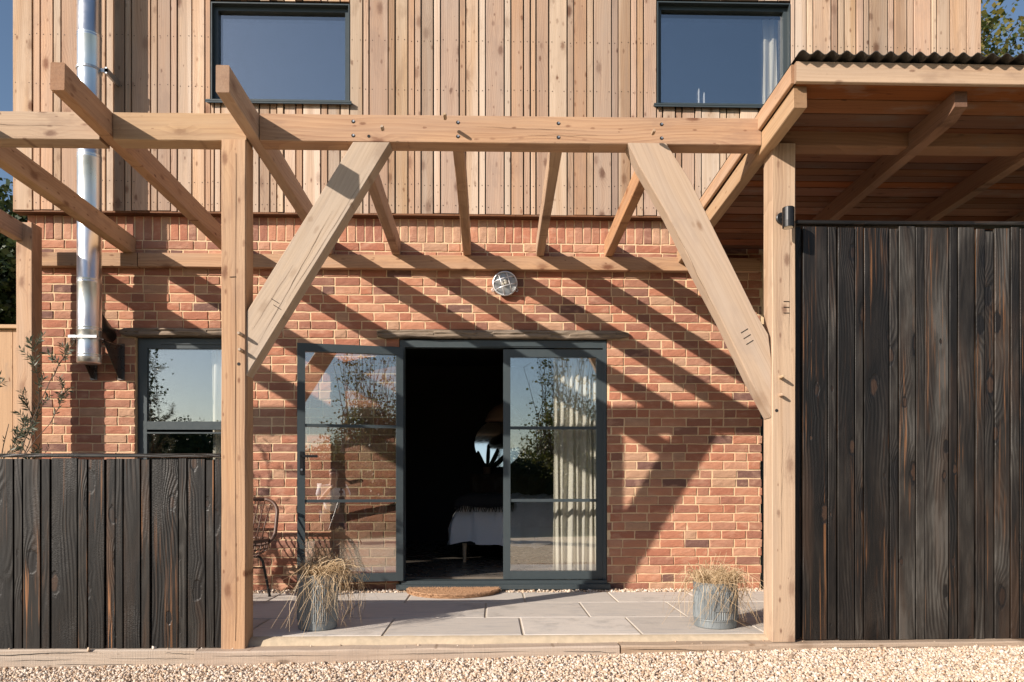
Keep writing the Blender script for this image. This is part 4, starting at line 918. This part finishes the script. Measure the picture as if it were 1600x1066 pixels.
for i in range(3): MB().box(-.28, .71, 3.895, 3.9195, .20+.28*i, .45+.28*i).build('drawer', M['dresser'], dr, (.1, 3.9, .3+.28*i))
for x in (-.27, .70):
    for y in (3.96, 4.34): MB().box(x-.02, x+.02, y-.02, y+.02, .079, .1395).build('leg', M['dresser'], dr, (x, y, .1))
mir = empty('round_mirror', (.08, 4.36, 1.55), 'round mirror above the dresser reflecting the bright doorway', 'mirror')
Mx = Matrix.Translation((.08, 4.37, 1.50)) @ Matrix.Rotation(R(87.8), 4, 'X')
MB().lathe([(.345, 0), (.345, .012)], 48).xf(Mx).build('mirror_glass', M['mirror'], mir, (.08, 4.38, 1.52))
MB().tube([(.353*math.cos(2*math.pi*i/48), .353*math.sin(2*math.pi*i/48), .01) for i in range(49)], .010, 6).xf(Mx).build('frame', M['black'], mir, (.08, 4.38, 1.52))
cac = empty('cactus', (-.08, 4.05, 1.05), 'potted cactus standing on the dresser before the round mirror', 'cactus')
MB().lathe([(.05, 0), (.065, .10), (.055, .10)], 18, (-.08, 4.08, 1.051)).build('pot', M['shade'], cac, (-.08, 4.08, 1.05))
mb = MB()
for dx, dz, l, tl in ((0, .1, .34, .02), (-.03, .12, .22, -.10), (.03, .12, .26, .12), (.05, .1, .2, .2)):
    mb.tube([(-.08+dx, 4.08, 1.04+dz), (-.08+dx+tl*.6, 4.08, 1.04+dz+l*.5), (-.08+dx+tl, 4.08, 1.04+dz+l*.9), (-.08+dx+tl, 4.08, 1.04+dz+l)], [.018, .026, .022, .006], 8)
mb.build('stems', M['cactus'], cac, (-.08, 4.08, 1.15), smooth=True)

# ================================================================== trees and shrubs
def tree(name, label, cat, x, y, h, spread, mat, leaves, lsize, seed, trunk_h=.3, levels=4, r0=None, narrow=False, group=None, twigs=0, z0=-.25, clump=.22, kids=4):
    rg = random.Random(seed); root = empty(name, (x, y, z0), label, cat, group); tb = MB(); tips = []
    r0 = r0 or h*.022
    def grow(p, d, L, r, lev):
        pts = [p]; q = Vector(p); dd = Vector(d)
        for i in range(4):
            dd = (dd + Vector((rg.gauss(0, .13), rg.gauss(0, .13), rg.gauss(.04, .08)))).normalized(); q = q + dd*(L/4); pts.append(q.copy())
            if lev <= 1 or i > 1: tips.append((q.copy(), lev))
        tb.tube(pts, [r*(1-.5*i/4) for i in range(5)], 6 if lev > 1 else 4, False)
        if lev > 0:
            for k in range(rg.randint(kids-1, kids+1)):
                t = rg.choice(pts[2:]); a = rg.uniform(0, 6.28); sp = spread*rg.uniform(.6, 1.2)
                nd = (dd + Vector((math.cos(a)*sp, math.sin(a)*sp, rg.uniform(-.15, .35)))).normalized()
                grow(t, nd, L*rg.uniform(.55, .78), r*.5, lev-1)
    stems = 1 if trunk_h > .12 else 5
    for s_ in range(stems):
        a = rg.uniform(0, 6.28); d = Vector((0, 0, 1)) if stems == 1 else Vector((.45*math.cos(a), .45*math.sin(a), 1)).normalized()
        grow(Vector((x+(0 if stems == 1 else .12*math.cos(a)), y+(0 if stems == 1 else .12*math.sin(a)), z0)), d, h*(.42 if stems == 1 else .38), r0, levels-1)
    for i in range(twigs):
        a = rg.uniform(0, 6.28); rr = rg.uniform(0, .9)*h*.3; b = Vector((x+rr*math.cos(a), y+rr*math.sin(a)*.5, h*.45)); pts = [b]
        d = Vector((rg.gauss(0, .16), rg.gauss(0, .16), 1))
        for j in range(5): d = (d+Vector((rg.gauss(0, .12), rg.gauss(0, .1), .05))).normalized(); pts.append(pts[-1]+d*h*.13)
        tb.tube(pts, [.016*(1-.75*j/5) for j in range(6)], 4, False)
        for j in range(5):
            p = pts[rg.randint(1, 5)]; tips.append((p, 9)) if rg.random() < .3 else None
            tb.tube([p, p+Vector((rg.gauss(0, .12), rg.gauss(0, .08), .14))], [.006, .002], 3, False)
    tb.build('trunk', M['bark'], root, (x, y, z0), fix=False)
    lb = MB(); N = len(tips); V = []; F = []
    for i in range(leaves):
        p, lev = tips[rg.randrange(N)]; c = clump*(.35 if lev == 9 else 1)
        if rg.random() < .0: continue
        q = p + Vector((rg.gauss(0, c), rg.gauss(0, c), rg.gauss(0, c*.8))); s_ = lsize*rg.uniform(.6, 1.4)
        u = Vector((rg.gauss(0, 1), rg.gauss(0, 1), rg.gauss(0, .6))).normalized(); w = u.cross(Vector((rg.gauss(0, 1), rg.gauss(0, 1), rg.gauss(0, 1)))).normalized()
        b = len(V); wd = .22 if narrow else .42
        V += [q, q+u*s_*.5+w*s_*wd, q+u*s_, q+u*s_*.5-w*s_*wd]; F.append((b, b+1, b+2, b+3))
    lb.add(V, F); lb.build('crown', mat, root, (x, y, z0), fix=False); return root
GB = 'trees and shrubs across the drive'
# across the drive, behind the photographer: seen only as reflections in the glass
tree('shrub', 'big bushy shrub with bare upright twigs reflected in the french doors', 'shrub', 1.9, -12.0, 3.7, .8, M['leafauto'], 20000, .065, 21, .05, 4, .05, twigs=44, clump=.24, group=GB)
tree('shrub', 'dark evergreen shrub across the drive right of the bushy one', 'shrub', 4.3, -12.6, 3.0, .9, M['leafdark'], 20000, .07, 22, .05, 4, .05, twigs=10, clump=.28, group=GB)
tree('shrub', 'low dark shrub across the drive left of the bushy one', 'shrub', -1.6, -13.0, 1.7, 1.0, M['leafdark'], 14000, .07, 25, .05, 4, .04, clump=.28, group=GB)
tree('tree', 'dark broadleaf tree reflected in the lower left window', 'tree', -10.9, -13.8, 5.4, .85, M['leafdark'], 11000, .09, 23, .3, 4, clump=.34, group=GB)
tree('shrub', 'spreading green shrub across the drive before the dark tree', 'shrub', -6.2, -13.2, 2.3, 1.0, M['leafauto'], 14000, .07, 26, .05, 4, .04, clump=.28, group=GB)
tree('tree', 'tall loose tree far right across the drive', 'tree', 9.5, -15.0, 6.0, .8, M['leafauto'], 12000, .13, 24, .3, 4, clump=.36, group=GB)
hg = empty('hedge', (0, -14.5, -.3), 'long dark clipped hedge along the far side of the drive', 'hedge', GB)
rg = random.Random(77); V = []; F = []; wood_ = MB()
for i in range(46):
    x = -17+34*i/45; wood_.tube([(x, -14.5, -.3), (x+rg.gauss(0, .1), -14.5+rg.gauss(0, .1), .5), (x+rg.gauss(0, .3), -14.5, 1.3)], [.05, .035, .01], 5, False)
for i in range(80000):
    x = rg.uniform(-17.5, 17.5); top = 1.95+.75*min(1, max(0, (-x-4)/2))+.35*noise.noise((x*.7, 2, 0))+.2*noise.noise((x*2.3, 5, 0)); z = -.3+(top+.3)*rg.random()**.7
    y = -14.5+rg.choice((-1, 1))*rg.uniform(.25, .6)*(1 if rg.random() < .8 else 0)+rg.gauss(0, .06); l = rg.uniform(.05, .11)
    q = Vector((x, y, z+rg.gauss(0, .04))); u = Vector((rg.gauss(0, 1), rg.gauss(0, 1), rg.gauss(0, .7))).normalized(); w = u.orthogonal().normalized(); b = len(V)
    V += [q, q+u*l*.5+w*l*.4, q+u*l, q+u*l*.5-w*l*.4]; F.append((b, b+1, b+2, b+3))
core_ = MB(); n = 120
for i in range(n+1):
    x = -17.3+34.6*i/n; top = 1.70+.75*min(1, max(0, (-x-4)/2))+.35*noise.noise((x*.7, 2, 0))+.2*noise.noise((x*2.3, 5, 0)); b_ = .12*noise.noise((x*1.9, 8, 0))
    core_.v += [(x, -14.86+b_, -.3), (x, -14.84+b_, top*.8), (x, -14.5, top), (x, -14.16-b_, top*.8), (x, -14.14-b_, -.3)]
core_.f += [(5*i+j, 5*i+5+j, 5*i+6+j, 5*i+1+j) for i in range(n) for j in range(4)]
core_.build('light_block_core', M['leafdark'], hg, (0, -14.5, -.3), fix=False)  # solid core added to stop light showing through the hedge
wood_.build('stems', M['bark'], hg, (0, -14.5, -.3), fix=False); lb = MB(); lb.add(V, F); lb.build('foliage', M['leafdark'], hg, (0, -14.5, .5), fix=False)
# beside and behind the house
tree('tree', 'dark evergreen tree behind the left end of the house', 'tree', -7.3, 3.0, 6.3, .8, M['leafdark'], 52000, .085, 31, .2, 4, clump=.34)
tree('tree', 'sunlit yellow green tree top above the lean-to roof at far right', 'tree', 9.2, 7.0, 8.6, .62, M['leafauto'], 45000, .085, 35, .3, 5, clump=.22)
ol = empty('olive_shrub', (-3.55, -1.2, 0), 'slender olive shrub rising behind the low black fence', 'shrub')
rg = random.Random(5); tb = MB(); V = []; F = []
def sprig(p, d, L, r, lev):
    pts = [Vector(p)]; dd = Vector(d).normalized(); n = 9
    for i in range(n):
        dd = (dd+Vector((rg.gauss(0, .10), rg.gauss(0, .10), rg.gauss(.02, .06)))).normalized(); pts.append(pts[-1]+dd*L/n)
    tb.tube(pts, [r*(1-.7*i/n) for i in range(n+1)], 4, False)
    for i in range(2 if lev else 1, n+1):
        if lev and rg.random() < .55: sprig(pts[i], dd+Vector((rg.gauss(0, .6), rg.gauss(0, .6), rg.uniform(-.1, .5))), L*rg.uniform(.18, .34), r*.5, lev-1)
        if i < n*.35 and lev == 2: continue
        for k in range(2 if lev else 3):
            t = rg.random(); q = pts[i-1].lerp(pts[i], t); a = rg.uniform(0, 6.28); l = rg.uniform(.030, .055)
            side = dd.orthogonal(); side.rotate(Matrix.Rotation(a, 3, dd)); u = (dd*.8+side*.75).normalized(); w = u.cross(side).normalized() if u.cross(side).length > .01 else side
            w = (w*.5+Vector((rg.gauss(0, .5), rg.gauss(0, .5), rg.gauss(0, .5)))).normalized(); b = len(V)
            V.extend([q, q+u*l*.45+w*l*.13, q+u*l, q+u*l*.45-w*l*.13]); F.append((b, b+1, b+2, b+3))
for k in range(7):
    a = 2*math.pi*k/7; sprig((-3.52+.05*math.cos(a), -1.2+.05*math.sin(a), -.01), (.15*math.cos(a)-.02, .15*math.sin(a), 1), rg.uniform(1.2, 1.85), .008, 2)
tb.build('trunk', M['bark'], ol, (-3.55, -1.2, 0), fix=False)
lb = MB(); lb.add(V, F); lb.build('crown', M['olive'], ol, (-3.55, -1.2, .8), fix=False)
# tall timber fence beyond the left end of the house
bf = empty('timber_fence', (-5.2, .7, 0), 'tall pale close-board timber fence left of the house corner', 'fence')
x = -7.5
while x < -4.05:
    timber('fence_board', (x+.07, .72, -.25), (x+.07, .72, 2.36), .138, .02, M['fencewood'], bf, (1, 0, 0), .002, 1, 0); x += .142
timber('fence_cap', (-7.5, .71, 2.385), (-4.03, .71, 2.385), .035, .08, M['fencewood'], bf, (0, 0, 1), .003, 2)

# ================================================================== photographer, seen only in the glass
def skin_obj(name, joints, edges, mat, parent, loc, root=0, sub=2):
    me = bpy.data.meshes.new(name); loc = Vector(loc)
    me.from_pydata([tuple(Vector(p[:3])-loc) for p in joints], edges, []); me.materials.append(mat)
    o = bpy.data.objects.new(name, me); place(o, loc, parent)
    md = o.modifiers.new('skin', 'SKIN'); md.use_smooth_shade = True
    sv = me.skin_vertices[0].data
    for i, p in enumerate(joints): sv[i].radius = (p[3], p[4] if len(p) > 4 else p[3]); sv[i].use_root = (i == root)
    ss = o.modifiers.new('sub', 'SUBSURF'); ss.levels = sub; ss.render_levels = sub; return o
per = empty('person', (-.05, -7.0, -.11), 'person in white t-shirt kneeling behind a camera, reflected in the open door', 'person')
ox, oy = -.06, -6.98
J = [(ox, oy, .36, .13), (ox, oy+.06, .56, .125), (ox, oy+.14, .76, .14), (ox, oy+.19, .90, .07), (ox, oy+.22, .98, .06), (ox, oy+.235, 1.06, .088), (ox, oy+.23, 1.13, .075),
     (ox-.19, oy+.15, .84, .06), (ox-.25, oy+.26, .60, .045), (ox-.12, oy+.45, .82, .032), (ox-.075, oy+.50, .87, .035),
     (ox+.19, oy+.15, .84, .06), (ox+.25, oy+.26, .60, .045), (ox+.17, oy+.45, .80, .032), (ox+.13, oy+.50, .86, .035),
     (ox-.11, oy, .33, .10), (ox-.18, oy+.36, .36, .065), (ox-.17, oy+.30, -.02, .045), (ox-.17, oy+.42, -.08, .04),
     (ox+.11, oy, .33, .10), (ox+.16, oy+.30, .00, .065), (ox+.16, oy-.10, -.03, .05), (ox+.16, oy-.22, -.05, .04)]
Ed = [(0,1),(1,2),(2,3),(3,4),(4,5),(5,6),(2,7),(7,8),(8,9),(9,10),(2,11),(11,12),(12,13),(13,14),(0,15),(15,16),(16,17),(17,18),(0,19),(19,20),(20,21),(21,22)]
for side, hb in ((-1, 10), (1, 14)):
    b = Vector(J[hb][:3])
    for k, (l, dz) in enumerate(((.055, .02), (.065, .01), (.062, 0), (.05, -.012))):
        i = len(J); e = b+Vector((-side*.012, .02+.004*k, dz*1.4)); J.append((*e, .009)); J.append((*(e+Vector((-side*l*.5, .012, dz*.4))), .0085)); J.append((*(e+Vector((-side*l, -.006, dz*.4))), .0075))
        Ed += [(hb, i), (i, i+1), (i+1, i+2)]
    i = len(J); J.append((*(b+Vector((-side*.02, -.02, .02))), .010)); J.append((*(b+Vector((-side*.045, -.01, .03))), .009)); Ed += [(hb, i), (i, i+1)]
body = skin_obj('body', J, Ed, M['skin'], per, (ox, oy, .4))
skin_obj('shirt', [(ox, oy+.02, .42, .145), (ox, oy+.07, .58, .145), (ox, oy+.14, .77, .16), (ox, oy+.185, .885, .085), (ox-.20, oy+.15, .85, .08), (ox-.24, oy+.22, .68, .072), (ox+.20, oy+.15, .85, .08), (ox+.24, oy+.22, .68, .072)],
         [(0,1),(1,2),(2,3),(2,4),(4,5),(2,6),(6,7)], M['white'], per, (ox, oy, .6))
skin_obj('trousers', [(ox, oy, .36, .145), (ox-.11, oy, .33, .115), (ox-.18, oy+.36, .365, .082), (ox-.172, oy+.30, .02, .058), (ox+.11, oy, .33, .115), (ox+.16, oy+.30, .005, .08), (ox+.16, oy-.10, -.025, .062)],
         [(0,1),(1,2),(2,3),(0,4),(4,5),(5,6)], M['denim'], per, (ox, oy, .3))
skin_obj('hair', [(ox, oy+.19, 1.05, .075), (ox, oy+.20, 1.12, .088), (ox, oy+.235, 1.165, .075)], [(0,1),(1,2)], M['hair'], per, (ox, oy, 1.1))
fc = MB()
for sx in (-1, 1): fc.lathe([(.002, -.008), (.008, -.004), (.009, 0), (.008, .004), (.002, .008)], 10, (ox+sx*.03, oy+.318, 1.075))
fc.build('eyes', M['dark'], per, (ox, oy+.3, 1.07), smooth=True)
tri = empty('camera_tripod', (0, -6.5, -.11), 'black camera on a tripod across the patio, reflected in the open door', 'tripod')
MB().box(-.07, .07, -6.47, -6.40, .845, .955).box(-.025, .03, -6.46, -6.41, .955, .975).tube([(0, -6.40, .905), (0, -6.362, .905)], [.036, .034], 20).build('camera_body', M['black'], tri, (0, -6.43, .9))
MB().tube([(0, -6.44, .50), (0, -6.44, .845)], .014, 8).tube([(0, -6.44, .76), (0, -6.44, .80)], .035, 12).build('head', M['black'], tri, (0, -6.44, .8))
for a in (30, 150, 270): MB().tube([(.02*math.cos(R(a)), -6.44+.02*math.sin(R(a)), .70), (.36*math.cos(R(a)), -6.44+.36*math.sin(R(a)), -.10)], [.014, .010], 8).build('leg', M['black'], tri, (0, -6.44, .3))
